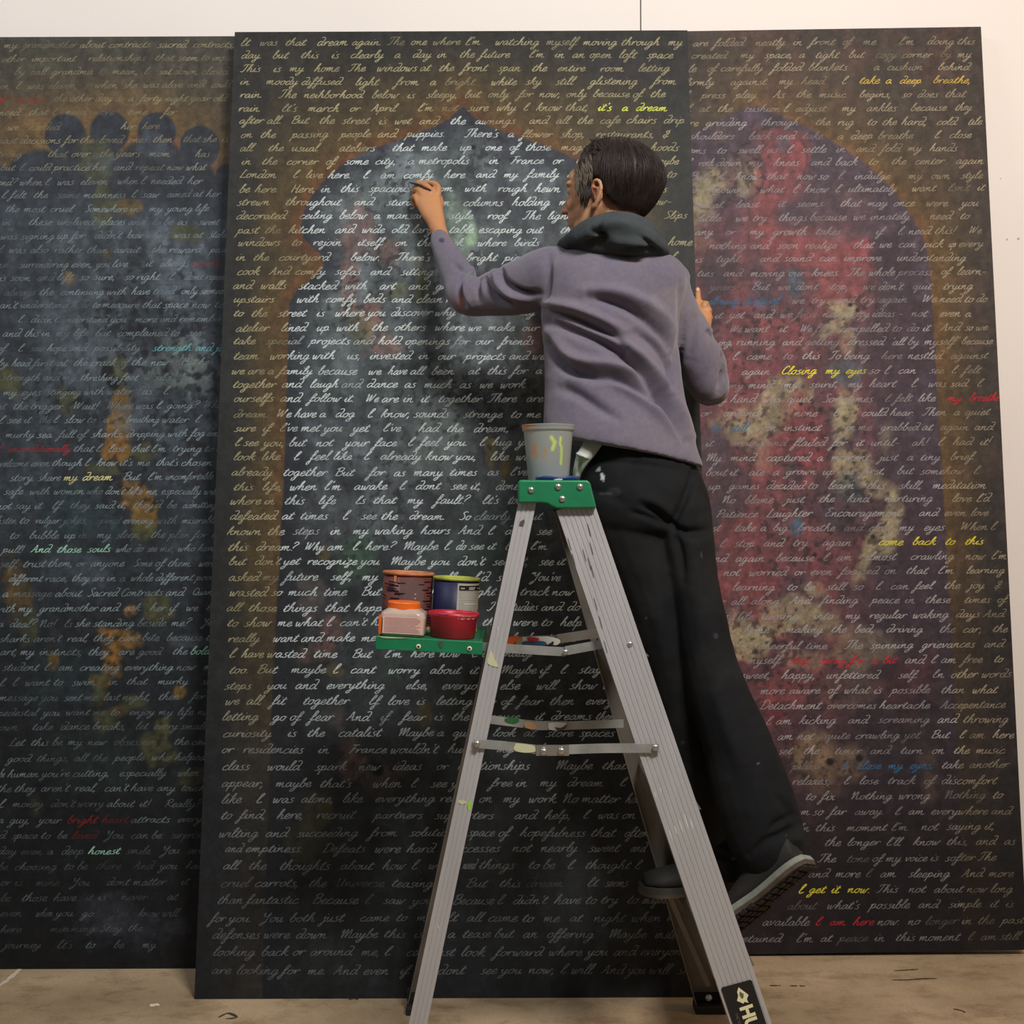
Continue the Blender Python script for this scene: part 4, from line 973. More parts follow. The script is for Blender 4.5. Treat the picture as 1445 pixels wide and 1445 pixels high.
m_green = mat('green_plastic', rgb(20, 116, 74), rough=.42, var=.10, vscale=30, bump=.15, bscale=160)
m_rivet = mat('steel_rivet', rgb(190, 188, 182), rough=.28, metal=.85, var=.05)
m_rubber = mat('black_rubber', rgb(30, 28, 26), rough=.8)
CAP_TOP = P(786, 677.5, 2.135)[2]
ladder = thing('stepladder', (.2, 2.33, 0), 'paint-spotted aluminium stepladder with a green plastic top cap and side shelf', 'ladder')

def rail(name, p0, p1, width, inward, flange, th, ribs, m):
    """C-channel from p0 (floor) to p1 (top); web faces away from `inward` (a +-Y sign)"""
    p0 = np.array(p0); p1 = np.array(p1); d = (p1 - p0); d /= np.linalg.norm(d)
    sl = d[1] / d[2]
    b = np.array((0, 1., -sl)); b /= np.linalg.norm(b)
    a = np.cross(b, d); a /= np.linalg.norm(a)
    if a[0] < 0: a = -a
    b = b * inward
    h = width / 2; prof = [(-h, flange), (-h, 0)]
    if ribs:
        for i in range(ribs):
            x = -h + width * (i + 1) / (ribs + 1)
            prof += [(x - .0016, 0), (x - .0006, .0011), (x + .0006, .0011), (x + .0016, 0)]
    prof += [(h, 0), (h, flange), (h - th, flange), (h - th, th), (-h + th, th), (-h + th, flange)]
    v = []
    for p in (p0, p1):
        for x, y in prof: v.append(p + a * x + b * y)
    n = len(prof); f = [(i, (i + 1) % n, n + (i + 1) % n, n + i) for i in range(n)]
    o = mesh_obj(name, v, f, m, ladder)
    return o, d, a, b
# line of each rail: top pixel -> foot pixel on the near plane; far rails share the geometry
top_f = on_near(811, 712); bot_f = on_near(811 + .334 * 893, 1606)
top_r = on_near(745, 706); bot_r = on_near(559, 1606)
bot_f[2] = .02; bot_r[2] = .02
wf, wr = .0715, .0325
rail('front_rail', bot_f, top_f, wf, 1, .026, .0028, 7, m_alu)
rail('rear_rail', bot_r, top_r, wr, 1, .018, .0025, 3, m_alu)
far = lambda p: np.array((p[0] - .025 * (1 - p[2] / H) , far_y(p[2]), p[2]))
tff, bff, trf, brf = far(top_f), far(bot_f), far(top_r), far(bot_r)
bff[0] = P(1000, 1412, 2.60)[0]; brf[0] = P(586, 1412, 2.60)[0]
rail('front_rail', bff, tff, wf * .9, -1, .026, .0028, 0, m_alu_shaded)
rail('rear_rail', brf, trf, wr, -1, .018, .0025, 0, m_alu_shaded)
# feet
for p, w_ in ((bot_f, wf), (bot_r, wr), (bff, wf * .9), (brf, wr)):
    s_ = 1 if p[1] < 2.3 else -1
    m_ = MB().box((p[0] - w_ * .56, p[1] - .008 if s_ > 0 else p[1] - .034, 0), (p[0] + w_ * .56, p[1] + .034 if s_ > 0 else p[1] + .008, .018)).box((p[0] - w_ * .56, p[1] - .006, .018), (p[0] + w_ * .56, p[1] + .002, .05))
    bevel(mesh_obj('foot', m_.v, m_.f, m_rubber, ladder, label='black rubber foot'), .003)
def rivet(p, r=.0048, name='rivet', m=m_rivet, par=None):
    v, f = ellipsoid(p, (r, r * .6, r), n=12, m=8)
    return mesh_obj(name, v, f, m, par or ladder, smooth=True)
rivet(on_near(889, 909, .001), .0052)
q = on_far(1000, 1408, .03); rivet((q[0], q[1], max(q[2], .03)), .008)

# top cap: moulded shell, side face outlined as seen
cap_px = [(733, 677), (829, 677.5), (833, 681), (842, 717), (786, 717.5), (779, 714.5), (772, 710.5), (764, 709.5), (731.5, 709.5), (731, 681)]
yn, yf = 2.124, 2.405
a_ = [P(x, y, yn) for x, y in cap_px]
b_ = [np.array((p[0], yf, p[2])) for p in a_]
n = len(a_)
cap = mesh_obj('top_cap', a_ + b_, [tuple(range(n))[::-1], tuple(range(n, 2 * n))] + [(i, (i + 1) % n, n + (i + 1) % n, n + i) for i in range(n)], m_green, ladder, label='green plastic top cap')
bevel(cap, .0035, 3, 30)
for x, y in ((749.5, 691.5), (787.5, 687), (818.5, 687), (793.5, 704)): rivet(P(x, y, yn - .001), .0062, 'bolt', par=cap)
# dried paint on the cap
m_pblue = mat('dried_blue_paint', rgb(22, 52, 104), rough=.45)
m_lime = mat('lime_paint', rgb(196, 208, 110), rough=.5); m_cream = mat('cream_paint', rgb(190, 190, 150), rough=.6); m_white = mat('white_paint', rgb(205, 205, 198), rough=.5)
m_gpaint = mat('bright_green_paint', rgb(150, 200, 60), rough=.5); m_darkp = mat('dark_paint_mark', rgb(70, 68, 66), rough=.7)
def splat(name, pts, Yf, m, par, label=None, th=.0009):
    c = catmull([tuple(p) for p in pts + pts[:1]], 3)[:-1]
    v = [Yf(x, y) for x, y in c]; w = [np.array(p) - np.array((0, th, 0)) for p in v]; n = len(v)
    return mesh_obj(name, list(w) + list(v), [tuple(range(n))] + [(i, n + i, n + (i + 1) % n, (i + 1) % n) for i in range(n)], m, par, label=label)
nr = lambda x, y: on_near(x, y, .0003)
splat('paint_mark', [(693, 917), (698, 930), (703, 940), (699, 941), (688, 936), (690, 925)], nr, m_cream, ladder, 'cream paint smear on the rear rail')
splat('paint_mark', [(661, 1131), (665, 1130), (664, 1142), (661, 1143), (660, 1137)], nr, m_gpaint, ladder, 'lime green paint drip on the rear rail')
splat('paint_mark', [(645, 1131), (650, 1129), (659, 1132), (652, 1135)], nr, m_cream, ladder)
splat('paint_mark', [(734, 736), (740, 733), (739, 741), (733, 742)], nr, m_darkp, ladder, 'dark scuff on the rear rail')
for x, y in ((829, 740), (832, 766), (801, 760), (807, 782), (822, 776), (829, 788), (833, 799), (838, 845), (845, 870), (852, 905)):
    splat('scratch', [(x, y), (x + .9, y), (x + 5, y + 15), (x + 4.2, y + 15.5)], nr, m_darkp, ladder, th=.0005)
for x, y, l in ((944, 1172, 12), (951, 1166, 10), (958, 1158, 14), (965, 1150, 16), (974, 1158, 10), (923, 1118, 6), (931, 1112, 5), (701, 885, 4), (617, 1305, 6), (596, 1425, 4)):
    splat('scratch', [(x, y), (x + 1.2, y), (x + 1.2 + l * .3, y + l), (x + l * .3, y + l)], nr, m_white, ladder, th=.0005)

# sticker
def plane_txt(s, pxc, pyc, size_px, ang, m, par, bold=0., stretch=1.0, depth=.0006, name='lettering', yoff=.0016):
    cu = bpy.data.curves.new(name, 'FONT'); cu.body = s; cu.size = 1; cu.align_x = 'LEFT'; cu.align_y = 'CENTER'; cu.offset = bold; cu.resolution_u = 3
    t = bpy.data.objects.new('t', cu); C.objects.link(t)
    dg = bpy.context.evaluated_depsgraph_get(); me = bpy.data.meshes.new_from_object(t.evaluated_get(dg)); bpy.data.objects.remove(t)
    v = [tuple(x.co) for x in me.vertices]; f = [tuple(p.vertices) for p in me.polygons]; bpy.data.meshes.remove(me)
    c, s_ = math.cos(ang), math.sin(ang)
    out = []
    for x, y, _ in v:
        x *= size_px * stretch; y *= size_px
        out.append(on_near(pxc + x * c + y * s_, pyc + x * s_ - y * c, yoff))
    o = mesh_obj(name, out, f, m, par); o['kind'] = 'stuff'
    return o
sx = lambda t, u: (1016.5 + .334 * 1.0 * (t) + u * 1.0, 1389 + t - u * .26)
ang = math.atan2(1, .334)
def along(t, u):      # t px down the rail, u px across it, from the sticker's upper left corner
    return (1019 + t * .317 + u * .965, 1393.5 + t * .95 - u * .262)
stk = [along(2, -2), along(0, 0), along(0, 41), along(2, 43), along(120, 43), along(120, -2)]
m_black = mat('black_sticker', rgb(24, 22, 24), rough=.4); m_letter = mat('cream_lettering', rgb(226, 220, 176), rough=.5); m_greyletter = mat('grey_lettering', rgb(110, 104, 100), rough=.5); m_leaf = mat('dull_green_print', rgb(92, 104, 72), rough=.5)
def splat_poly(name, pts, off, m, par, label=None):
    v = [on_near(x, y, off) for x, y in pts]; w = [p + np.array((0, .0004, 0)) for p in v]; n = len(v)
    return mesh_obj(name, v + w, [tuple(range(n))] + [(i, n + i, n + (i + 1) % n, (i + 1) % n) for i in range(n)], m, par, label=label)
st = splat_poly('sticker', stk, .0030, m_black, ladder, 'black sticker with cream lettering')
plane_txt('HUSKY', *along(33, 22.5), 25, ang, m_letter, st, yoff=.0036, bold=.045, stretch=1.02)
plane_txt('THE TOUGHEST NAME', *along(40, 7), 5, ang, m_greyletter, st, yoff=.0036)
emb = [along(6, 31), along(13, 36), along(20, 41), along(25, 37), along(31, 37.5), along(28, 33), along(30, 30), along(27, 27), along(24, 23), along(17, 27), along(12, 27)]
splat_poly('emblem', [(x - 8.7, y + 2.2) for x, y in emb], .0036, m_letter, st, 'cream animal head emblem')
splat_poly('emblem', [along(12, 22), along(17, 26), along(22, 24), along(22, 21), along(16, 20)], .0042, m_leaf, st, 'dull green patch of the emblem')

# steps between the two front rails
def xr(z): 
    t = (z - bot_f[2]) / (top_f[2] - bot_f[2]); return bot_f[0] + (top_f[0] - bot_f[0]) * t
for z in (.30, .58, .86):
    y0, y1 = near_y(z) + .005, far_y(z) - .005; x = xr(z) + .001
    m_ = MB().box((x - .030, y0, z - .004), (x + .026, y1, z)).box((x - .030, y0, z - .030), (x - .026, y1, z - .004)).box((x + .022, y0, z - .030), (x + .026, y1, z - .004))
    for k in range(6):
        m_.box((x - .028 + k * .012, y0, z), (x - .024 + k * .013, y1, z + .0015))
    mesh_obj('step', m_.v, m_.f, m_alu_shaded, ladder, label='ribbed aluminium step')
def bar(name, pts, Yf, w_px, th, m, par=None, label=None, curve=4):
    q = catmull(pts, curve) if len(pts) > 2 else np.array(pts, float)
    c = np.array([Yf(*p) for p in q])
    t = np.gradient(c, axis=0); t /= np.linalg.norm(t, axis=1)[:, None]
    up = np.cross(np.array((0, 1., 0)), t); up /= np.linalg.norm(up, axis=1)[:, None]
    h = w_px / 2 * c[:, 1] / F
    v = []
    for i in range(len(c)):
        for a, b in ((1, 0), (1, 1), (-1, 1), (-1, 0)): v.append(c[i] + up[i] * a * h[i] + np.array((0, th, 0)) * b)
    f = [(0, 1, 2, 3), tuple(len(v) - 4 + k for k in (3, 2, 1, 0))]
    for i in range(len(c) - 1):
        for k in range(4): f.append((i * 4 + k, i * 4 + 4 + k, i * 4 + 4 + (k + 1) % 4, i * 4 + (k + 1) % 4))
    return mesh_obj(name, v, f, m, par or ladder, label=label)
# strut under the lowest step (far side)
bar('strut', [(946, 1268), (1000, 1392)], lambda x, y: on_far(x, y, .036), 7, .003, m_alu_shaded)
# near spreader
nb = lambda x, y: on_near(x, y, .008)
sp1 = bar('spreader', [(668, 1049), (715, 1053), (765, 1059)], nb, 12.5, .003, m_brace, label='scuffed folding spreader arm')
sp2 = bar('spreader', [(795, 1058), (860, 1056), (930, 1056)], nb, 13, .003, m_brace, label='scuffed folding spreader arm')
hg = bar('hinge_plate', [(756.5, 1059), (803, 1059)], lambda x, y: on_near(x, y, .012), 15, .003, m_rivet, label='folded hinge plate')
for x, y in ((673, 1050), (925, 1055)): rivet(on_near(x, y, .013), .0062)
for x, y in ((767, 1061), (792, 1060)): rivet(on_near(x, y, .016), .0068, par=hg)
splat('paint_mark', [(728, 1049), (752, 1052), (757, 1060), (740, 1062), (725, 1058)], lambda x, y: on_near(x, y, .0085), m_cream, sp1)
# far spreader
fb = lambda x, y: P(x, y, 2.36)
sp3 = bar('spreader', [(688, 1015), (735, 1021), (765, 1024)], fb, 11.5, .003, m_brace, label='paint-stained far spreader arm')
sp4 = bar('spreader', [(780, 1025), (830, 1023), (880, 1021)], fb, 11.5, .003, m_brace)
hg2 = bar('hinge_plate', [(748, 1024), (800, 1024)], lambda x, y: P(x, y, 2.355), 12.5, .003, m_brace)
fp = lambda d: (lambda x, y: P(x, y, 2.352 - d))
splat('paint_mark', [(712, 1014), (722, 1012), (733, 1016), (726, 1020), (715, 1018)], lambda x, y: P(x, y, 2.358), mat('green_paint', rgb(34, 104, 50), rough=.5), sp3, 'green paint spot')
splat('paint_mark', [(740, 1019), (748, 1018), (756, 1022), (757, 1029), (742, 1027)], fp(0), mat('tan_paint', rgb(172, 132, 92), rough=.6), hg2, 'tan paint smear')
splat('paint_mark', [(774, 1020), (790, 1019), (800, 1022), (790, 1030), (775, 1029)], fp(0), m_white, hg2)
splat('paint_mark', [(783, 1026), (792, 1027), (800, 1022), (797, 1029), (787, 1031)], fp(.0012), m_darkp, hg2)

# folding side shelf: green tray carried by flat arms
tray_top = [(530, 897.5), (575, 900), (630, 903.5), (680, 906)]
TZ = P(600, 901, 2.13)[2]
def tray_pt(px, py, Y): return P(px, py, Y)
y0, y1 = 2.125, 2.40
tilt = math.radians(3.0)
tl, tr_ = P(530, 898, y0), P(681, 906, y0)
def slab(name, za, zb, ya, yb, xa=0., xb=0., m=m_green, label=None):
    v = []
    for z in (zb, za):
        for (p, dx) in ((tl, xa), (tr_, xb)):
            for y in (ya, yb): v.append((p[0] + dx, y, p[2] + z))
    v = [v[0], v[2], v[3], v[1], v[4], v[6], v[7], v[5]]
    return mesh_obj(name, v, BOXF, m, ladder, label=label)
tray = slab('shelf', -.024, 0, y0, y0 + .006, label='green plastic folding side shelf')
tm = MB()
def tray_box(za, zb, ya, yb, xa, xb):
    v = []
    for z in (za, zb):
        for (p, dx) in ((tl, xa), (tr_, xb)):
            for y in (ya, yb): v.append((p[0] + dx, y, p[2] + z))
    tm.hexa([v[0], v[2], v[3], v[1], v[4], v[6], v[7], v[5]])
bpy.data.objects.remove(tray)
tray_box(-.024, .000, y0, y0 + .006, 0, 0)         # near lip
tray_box(-.024, .000, y1 - .006, y1, 0, 0)
v = []
for z in (-.024, 0):
    v += [(tl[0], y0 + .006, tl[2] + z), (tl[0] + .006, y0 + .006, tl[2] + z), (tl[0] + .006, y1 - .006, tl[2] + z), (tl[0], y1 - .006, tl[2] + z)]
tm.hexa(v); v = []
for z in (-.024, 0):
    v += [(tr_[0] - .006, y0 + .006, tr_[2] + z), (tr_[0], y0 + .006, tr_[2] + z), (tr_[0], y1 - .006, tr_[2] + z), (tr_[0] - .006, y1 - .006, tr_[2] + z)]
tm.hexa(v)
tray_box(-.005, -.001, y0 + .006, y1 - .006, .006, -.006)     # deck
tray = mesh_obj('shelf', tm.v, tm.f, m_green, ladder, label='green plastic folding side shelf'); tray['kind'] = 'thing'
bevel(tray, .0012, 2)
m_ring = mat('pale_rivet_ring', rgb(206, 204, 176), rough=.5)
for x, y in ((590.5, 912.5), (662.5, 915.5)):
    rivet(P(x, y, y0 - .001), .0048, 'rivet', m_ring, tray); rivet(P(x, y, y0 - .003), .0024, 'rivet', m_rubber, tray)
splat('paint_mark', [(618, 906), (625, 905), (624, 913), (621, 914)], lambda x, y: P(x, y, y0 - .0003), m_darkp, tray, 'dark paint drip')
splat('paint_mark', [(533, 898), (545, 898.5), (575, 900.5), (545, 900.5)], lambda x, y: P(x, y, y0 - .0003), mat('cream_green_paint', rgb(176, 186, 130), rough=.6), tray, 'cream paint along the shelf lip')
# near arm (two links) and far arm
na = lambda x, y: P(x, y, 2.150)
a1 = bar('shelf_arm', [(668, 912), (730, 916), (798, 920)], na, 12.5, .003, m_brace, label='flat metal shelf arm')
a2 = bar('shelf_arm', [(798, 918.5), (850, 909)], lambda x, y: P(x, y, 2.146), 12.5, .003, m_brace)
rivet(P(798, 920.5, 2.143), .0055)
fa = lambda x, y: P(x, y, 2.385)
a3 = bar('shelf_arm', [(676, 905), (720, 904), (795, 903)], fa, 13, .003, m_alu_shaded, label='paint-stained far shelf arm')
a4 = bar('shelf_arm', [(786, 902), (845, 893)], lambda x, y: P(x, y, 2.381), 13, .003, m_alu_shaded)
ff = lambda d: (lambda x, y: P(x, y, 2.3815 - d))
m_orange = mat('orange_paint', rgb(212, 92, 44), rough=.5); m_red = mat('red_paint', rgb(176, 40, 46), rough=.5); m_bl2 = mat('blue_paint', rgb(58, 84, 124), rough=.5)
splat('paint_mark', [(712, 899), (733, 898), (728, 906), (714, 912)], ff(0), m_orange, a3, 'orange paint patch')
splat('paint_mark', [(735, 899), (772, 898), (790, 903), (786, 910), (770, 909), (738, 906)], ff(0), m_white, a3, 'white paint patch')
splat('paint_mark', [(738, 905), (755, 904), (770, 906), (768, 911.5), (744, 911)], ff(.001), m_bl2, a3, 'blue paint patch')
splat('paint_mark', [(743, 900), (750, 899), (761, 901), (755, 905), (746, 904)], ff(.002), m_red, a3, 'red paint patch')
splat('paint_mark', [(729, 903), (737, 899), (736, 910), (728, 911)], ff(.0012), mat('khaki_paint', rgb(146, 132, 100), rough=.6), a3, 'khaki paint patch')
splat('paint_mark', [(774, 909), (781, 905), (780, 911)], ff(.001), m_rubber, a3)

# ------------------------------------------------------------------ paint containers on the shelf
def shelf_z(x): return tl[2] + (tr_[2] - tl[2]) * (x - tl[0]) / (tr_[0] - tl[0]) - .001
slope = math.atan2(tr_[2] - tl[2], tr_[0] - tl[0])
def lathe(prof, n=40):
    v = []; f = []
    for r, z in prof:
        for j in range(n):
            a = 2 * PI * j / n; v.append((r * math.cos(a), r * math.sin(a), z))
    for i in range(len(prof) - 1):
        for j in range(n): f.append((i * n + j, i * n + (j + 1) % n, (i + 1) * n + (j + 1) % n, (i + 1) * n + j))
    return v, f
def place(v, x, y, z, k=0.):
    R = np.array(((math.cos(k), 0, -math.sin(k)), (0, 1, 0), (math.sin(k), 0, math.cos(k))))
    return (np.array(v) @ R.T) + np.array((x, y, z))
def can(label, pxc, Yc, r, h, m_body, m_rim, m_in, prof_open=True):
    x = P(pxc, 850, Yc)[0]; z = shelf_z(x)
    root = thing('paint_can', (x, Yc, z), label, 'paint can')
    v, f = lathe([(r * .97, 0), (r, .003), (r, h - .004), (r - .0015, h - .004), (r - .0015, .004), (0.0005, .004)])
    b = mesh_obj('body', place(v, x, Yc, z, slope), f, m_body, root, smooth=True)
    v, f = lathe([(r - .002, h - .006), (r + .002, h - .006), (r + .003, h - .002), (r + .002, h), (r - .004, h), (r - .008, h - .004), (r - .006, h - .008)])
    mesh_obj('rim', place(v, x, Yc, z, slope), f, m_rim, root, smooth=True)
    v, f = lathe([(r - .003, h * .62), (0.0005, h * .62)])
    mesh_obj('paint', place(v, x, Yc, z, slope), f, m_in, root, label='wet paint inside')
    v, f = lathe([(r + .0015, .0), (r + .0015, .004), (r - .001, .005)])
    mesh_obj('base_rim', place(v, x, Yc, z, slope), f, m_rim, root, smooth=True)
    return root, x, z
def label_patch(root, x, y, z, r, a0, a1, z0, z1, m, name='label', off=.0006, n=14, label=None, kind=None):
    v = []; f = []
    for zz in (z0, z1):
        for i in range(n + 1):
            a = math.radians(a0 + (a1 - a0) * i / n); v.append(((r + off) * math.cos(a), (r + off) * math.sin(a), zz))
    for i in range(n): f.append((i, i + 1, n + 2 + i, n + 1 + i))
    return mesh_obj(name, place(v, x, y, z, slope), f, m, root, smooth=True, label=label, kind=kind)
m_brown = mat('brown_can', rgb(104, 56, 52), rough=.4, var=.15, vscale=40); m_brown2 = mat('greyed_label', rgb(112, 84, 80), rough=.5, var=.12)
m_streak = mat('black_streak', rgb(28, 22, 22), rough=.5)
r1, h1 = .0500, .1130
c1, x1, z1 = can('open brown paint can with black streaks and an orange-smeared rim', 572.5, 2.325, r1, h1, m_brown, mat('orange_rim', rgb(186, 116, 74), rough=.5, var=.3), mat('umber_paint', rgb(80, 44, 36), rough=.3))
lr = random.Random(3)
label_patch(c1, x1, 2.325, z1, r1, 258, 315, .02, .100, m_brown2, label='greyish brown label')
sm = MB()
for i in range(46):
    a0 = 182 + lr.random() * 70 if i % 3 else 300 + lr.random() * 40; wdt = 12 + lr.random() * 34; zz = .012 + (i / 46) * .085
    nn = 6; v = []; f = []
    for z_ in (zz, zz + .0012 + lr.random() * .0012):
        for k in range(nn + 1):
            a = math.radians(min(a0 + wdt * k / nn, 352)); v.append(((r1 + .0009) * math.cos(a), (r1 + .0009) * math.sin(a), z_))
    for k in range(nn): f.append((k, k + 1, nn + 2 + k, nn + 1 + k))
    sm.add(place(v, x1, 2.325, z1, slope), f)
mesh_obj('printed_lines', sm.v, sm.f, m_streak, c1, kind='stuff', label='black printed streaks')
label_patch(c1, x1, 2.325, z1, r1, 241, 248, .094, .106, mat('orange_drip', rgb(206, 130, 86), rough=.5), 'paint_drip', .0014, 3, 'orange paint drip')
for a_ in (291, 290.5, 291.5): 
    label_patch(c1, x1, 2.325, z1, r1, a_, a_ + 3, .045 + (a_ - 290) * .017, .047 + (a_ - 290) * .017, m_white, 'paint_speck', .0012, 2)
m_navy = mat('navy_can', rgb(13, 17, 60), rough=.5, var=.10, vscale=120, aniso=(1, 1, .3)); m_lab = mat('white_label', rgb(178, 176, 164), rough=.5, var=.06)
r2, h2 = .0455, .1080
c2, x2, z2 = can('navy blue paint can with a white label and lime-smeared rim', 640.5, 2.315, r2, h2, m_navy, mat('lime_rim', rgb(160, 166, 66), rough=.5, var=.3), mat('deep_blue_paint', rgb(22, 30, 80), rough=.3))
label_patch(c2, x2, 2.315, z2, r2, 276, 358, .004, .098, m_lab, label='white label with small black print')
label_patch(c2, x2, 2.315, z2, r2, 280, 355, .084, .094, m_streak, 'label_band', .0010, label='black band on the label')
sm = MB()
for i in range(22):
    a0 = 281; wdt = 50 + lr.random() * 22 if i not in (3, 9, 14) else 14; zz = .010 + i * .0034; nn = 6; v = []; f = []
    for z_ in (zz, zz + .0007):
        for k in range(nn + 1):
            a = math.radians(a0 + wdt * k / nn); v.append(((r2 + .0010) * math.cos(a), (r2 + .0010) * math.sin(a), z_))
    for k in range(nn): f.append((k, k + 1, nn + 2 + k, nn + 1 + k))
    sm.add(place(v, x2, 2.315, z2, slope), f)
mesh_obj('printed_lines', sm.v, sm.f, mat('grey_print', rgb(120, 118, 110), rough=.6), c2, kind='stuff')
for a0, wd_, zz in ((284, 10, .0885), (306, 22, .0900), (306, 18, .0870), (336, 12, .0885)):
    label_patch(c2, x2, 2.315, z2, r2, a0, a0 + wd_, zz - .0011, zz + .0011, m_lab, 'printed_mark', .0014, 5)
# square plastic tub with orange lid
def rsq(hx, hy, rad, n=5):
    o = []
    for cx, cy, a0 in ((hx - rad, hy - rad, 0), (-hx + rad, hy - rad, 90), (-hx + rad, -hy + rad, 180), (hx - rad, -hy + rad, 270)):
        for i in range(n + 1):
            a = math.radians(a0 + 90 * i / n); o.append((cx + rad * math.cos(a), cy + rad * math.sin(a)))
    return o
def stack_sq(levels, cap=True):
    v = []; f = []; n = None
    for hx, hy, rad, z in levels:
        q = rsq(hx, hy, rad); n = len(q); v += [(a, b, z) for a, b in q]
    for i in range(len(levels) - 1):
        for j in range(n): f.append((i * n + j, i * n + (j + 1) % n, (i + 1) * n + (j + 1) % n, (i + 1) * n + j))
    if cap: f.append(tuple(range(n))[::-1]); f.append(tuple(range(len(v) - n, len(v))))
    return v, f
Yj = 2.185; xj = P(569, 880, Yj)[0]; zj = shelf_z(xj)
jar = thing('paint_jar', (xj, Yj, zj), 'squat square clear jar with pink label and orange screw lid', 'jar')
m_jar = mat('milky_plastic', rgb(196, 172, 158), rough=.25, alpha=.85, var=.05); m_jlab = mat('pink_label', rgb(216, 172, 160), rough=.5, var=.05); m_lid = mat('orange_lid', rgb(228, 104, 26), rough=.4, var=.05)
v, f = stack_sq([(.037, .036, .010, 0), (.042, .040, .012, .004), (.043, .041, .013, .036), (.041, .039, .014, .044), (.032, .031, .016, .050), (.030, .030, .018, .052)])
mesh_obj('body', place(v, xj, Yj, zj, slope), f, m_jar, jar, smooth=False); bevel(jar.children[0], .002)
v, f = lathe([(.0305, .050), (.0315, .051), (.0315, .062), (.030, .064), (.0005, .064)], 36)
lid = mesh_obj('lid', place(v, xj - .0015, Yj, zj, slope), f, m_lid, jar, smooth=False, label='orange ribbed lid')
v = []; f = []
for z_ in (.006, .038):
    for x_ in (-.036, .040): v.append((x_, -.0420, z_))
mesh_obj('label', place(v, xj, Yj, zj, slope), [(0, 1, 3, 2)], m_jlab, jar, label='pink label with small print')
mesh_obj('label_edge', place([(-.0432, -.026, .004), (-.0432, -.040, .004), (-.0442, -.040, .040), (-.0442, -.026, .040), (-.0385, -.0418, .004), (-.0385, -.0418, .040)], xj, Yj, zj, slope), [(0, 1, 2, 3), (1, 4, 5, 2)], m_lid, jar, label='orange edge of the label')
sm = MB()
for i in range(11):
    zz = .009 + i * .0026; w0 = -.033 if i < 10 else -.033; w1 = .036 - (lr.random() * .012 if i % 4 else .001)
    sm.add(place([(w0, -.0424, zz), (w1, -.0424, zz), (w1, -.0424, zz + .0007), (w0, -.0424, zz + .0007)], xj, Yj, zj, slope), [(0, 1, 2, 3)])
mesh_obj('printed_lines', sm.v, sm.f, mat('mauve_print', rgb(150, 112, 108), rough=.6), jar, kind='stuff')
# red tub
Yt = 2.19; xt = P(638.5, 885, Yt)[0]; zt = shelf_z(xt)
tub = thing('paint_tub', (xt, Yt, zt), 'low red plastic tub smeared with pale paint at its rim', 'tub')
m_tub = mat('red_plastic', rgb(176, 32, 50), rough=.4, var=.10, vscale=30)
v, f = lathe([(.040, 0), (.0425, .002), (.0455, .038), (.0485, .042), (.0490, .048), (.0475, .0485), (.046, .044), (.0435, .038), (.040, .006), (.0005, .006)])
mesh_obj('body', place(v, xt, Yt, zt, slope), f, m_tub, tub, smooth=True)
for a0, a1, z0, z1, m_, l_ in ((232, 262, .0405, .0465, m_pblue, 'blue paint on the rim'), (282, 335, .0385, .046, mat('pink_smear', rgb(212, 128, 128), rough=.5), 'pale pink paint smear on the rim')):
    v = []; f = []; nn = 10
    for zz in (z0, z1):
        for k in range(nn + 1):
            a = math.radians(a0 + (a1 - a0) * k / nn); rr = .0492 if zz > .041 else .0468; v.append((rr * math.cos(a), rr * math.sin(a), zz + .0015 * math.sin(k * 2.1) * (zz < .042)))
    for k in range(nn): f.append((k, k + 1, nn + 2 + k, nn + 1 + k))
    mesh_obj('paint_smear', place(v, xt, Yt, zt, slope), f, m_, tub, label=l_)
v, f = lathe([(.043, .030), (.0005, .030)]); mesh_obj('paint', place(v, xt, Yt, zt, slope), f, mat('crimson_paint', rgb(150, 24, 40), rough=.3), tub)

# ------------------------------------------------------------------ translucent cup on the cap
Yc = 2.235; pc = P(774, 677, Yc); xc, zc = pc[0], CAP_TOP + .0005
cup = thing('plastic_cup', (xc, Yc, zc), 'frosted plastic cup with orange and lime paint drips on the ladder top', 'cup')
m_cup = mat('frosted_plastic', (1, 1, 1), rough=.35, attr=True, var=.03, alpha=.66)
hc = .1095; prof = [(.0385, 0), (.0395, .001), (.0480, hc - .012), (.0505, hc - .011), (.0515, hc - .003), (.0525, hc - .001), (.0520, hc), (.0500, hc), (.0490, hc - .003), (.0470, hc - .014), (.0380, .004), (.0005, .004)]
pr = catmull(prof, 3); pr = [tuple(p) for p in pr]
L = []
for (r_a, z_a), (r_b, z_b) in zip(prof[:-1], prof[1:]):
    k = max(1, int(abs(z_b - z_a) / .0022))
    for i in range(k): L.append((r_a + (r_b - r_a) * i / k, z_a + (z_b - z_a) * i / k))
L.append(prof[-1])
v, f = lathe(L, 120)
cb = mesh_obj('body', place(v, xc, Yc, zc, 0), f, m_cup, cup, smooth=True)
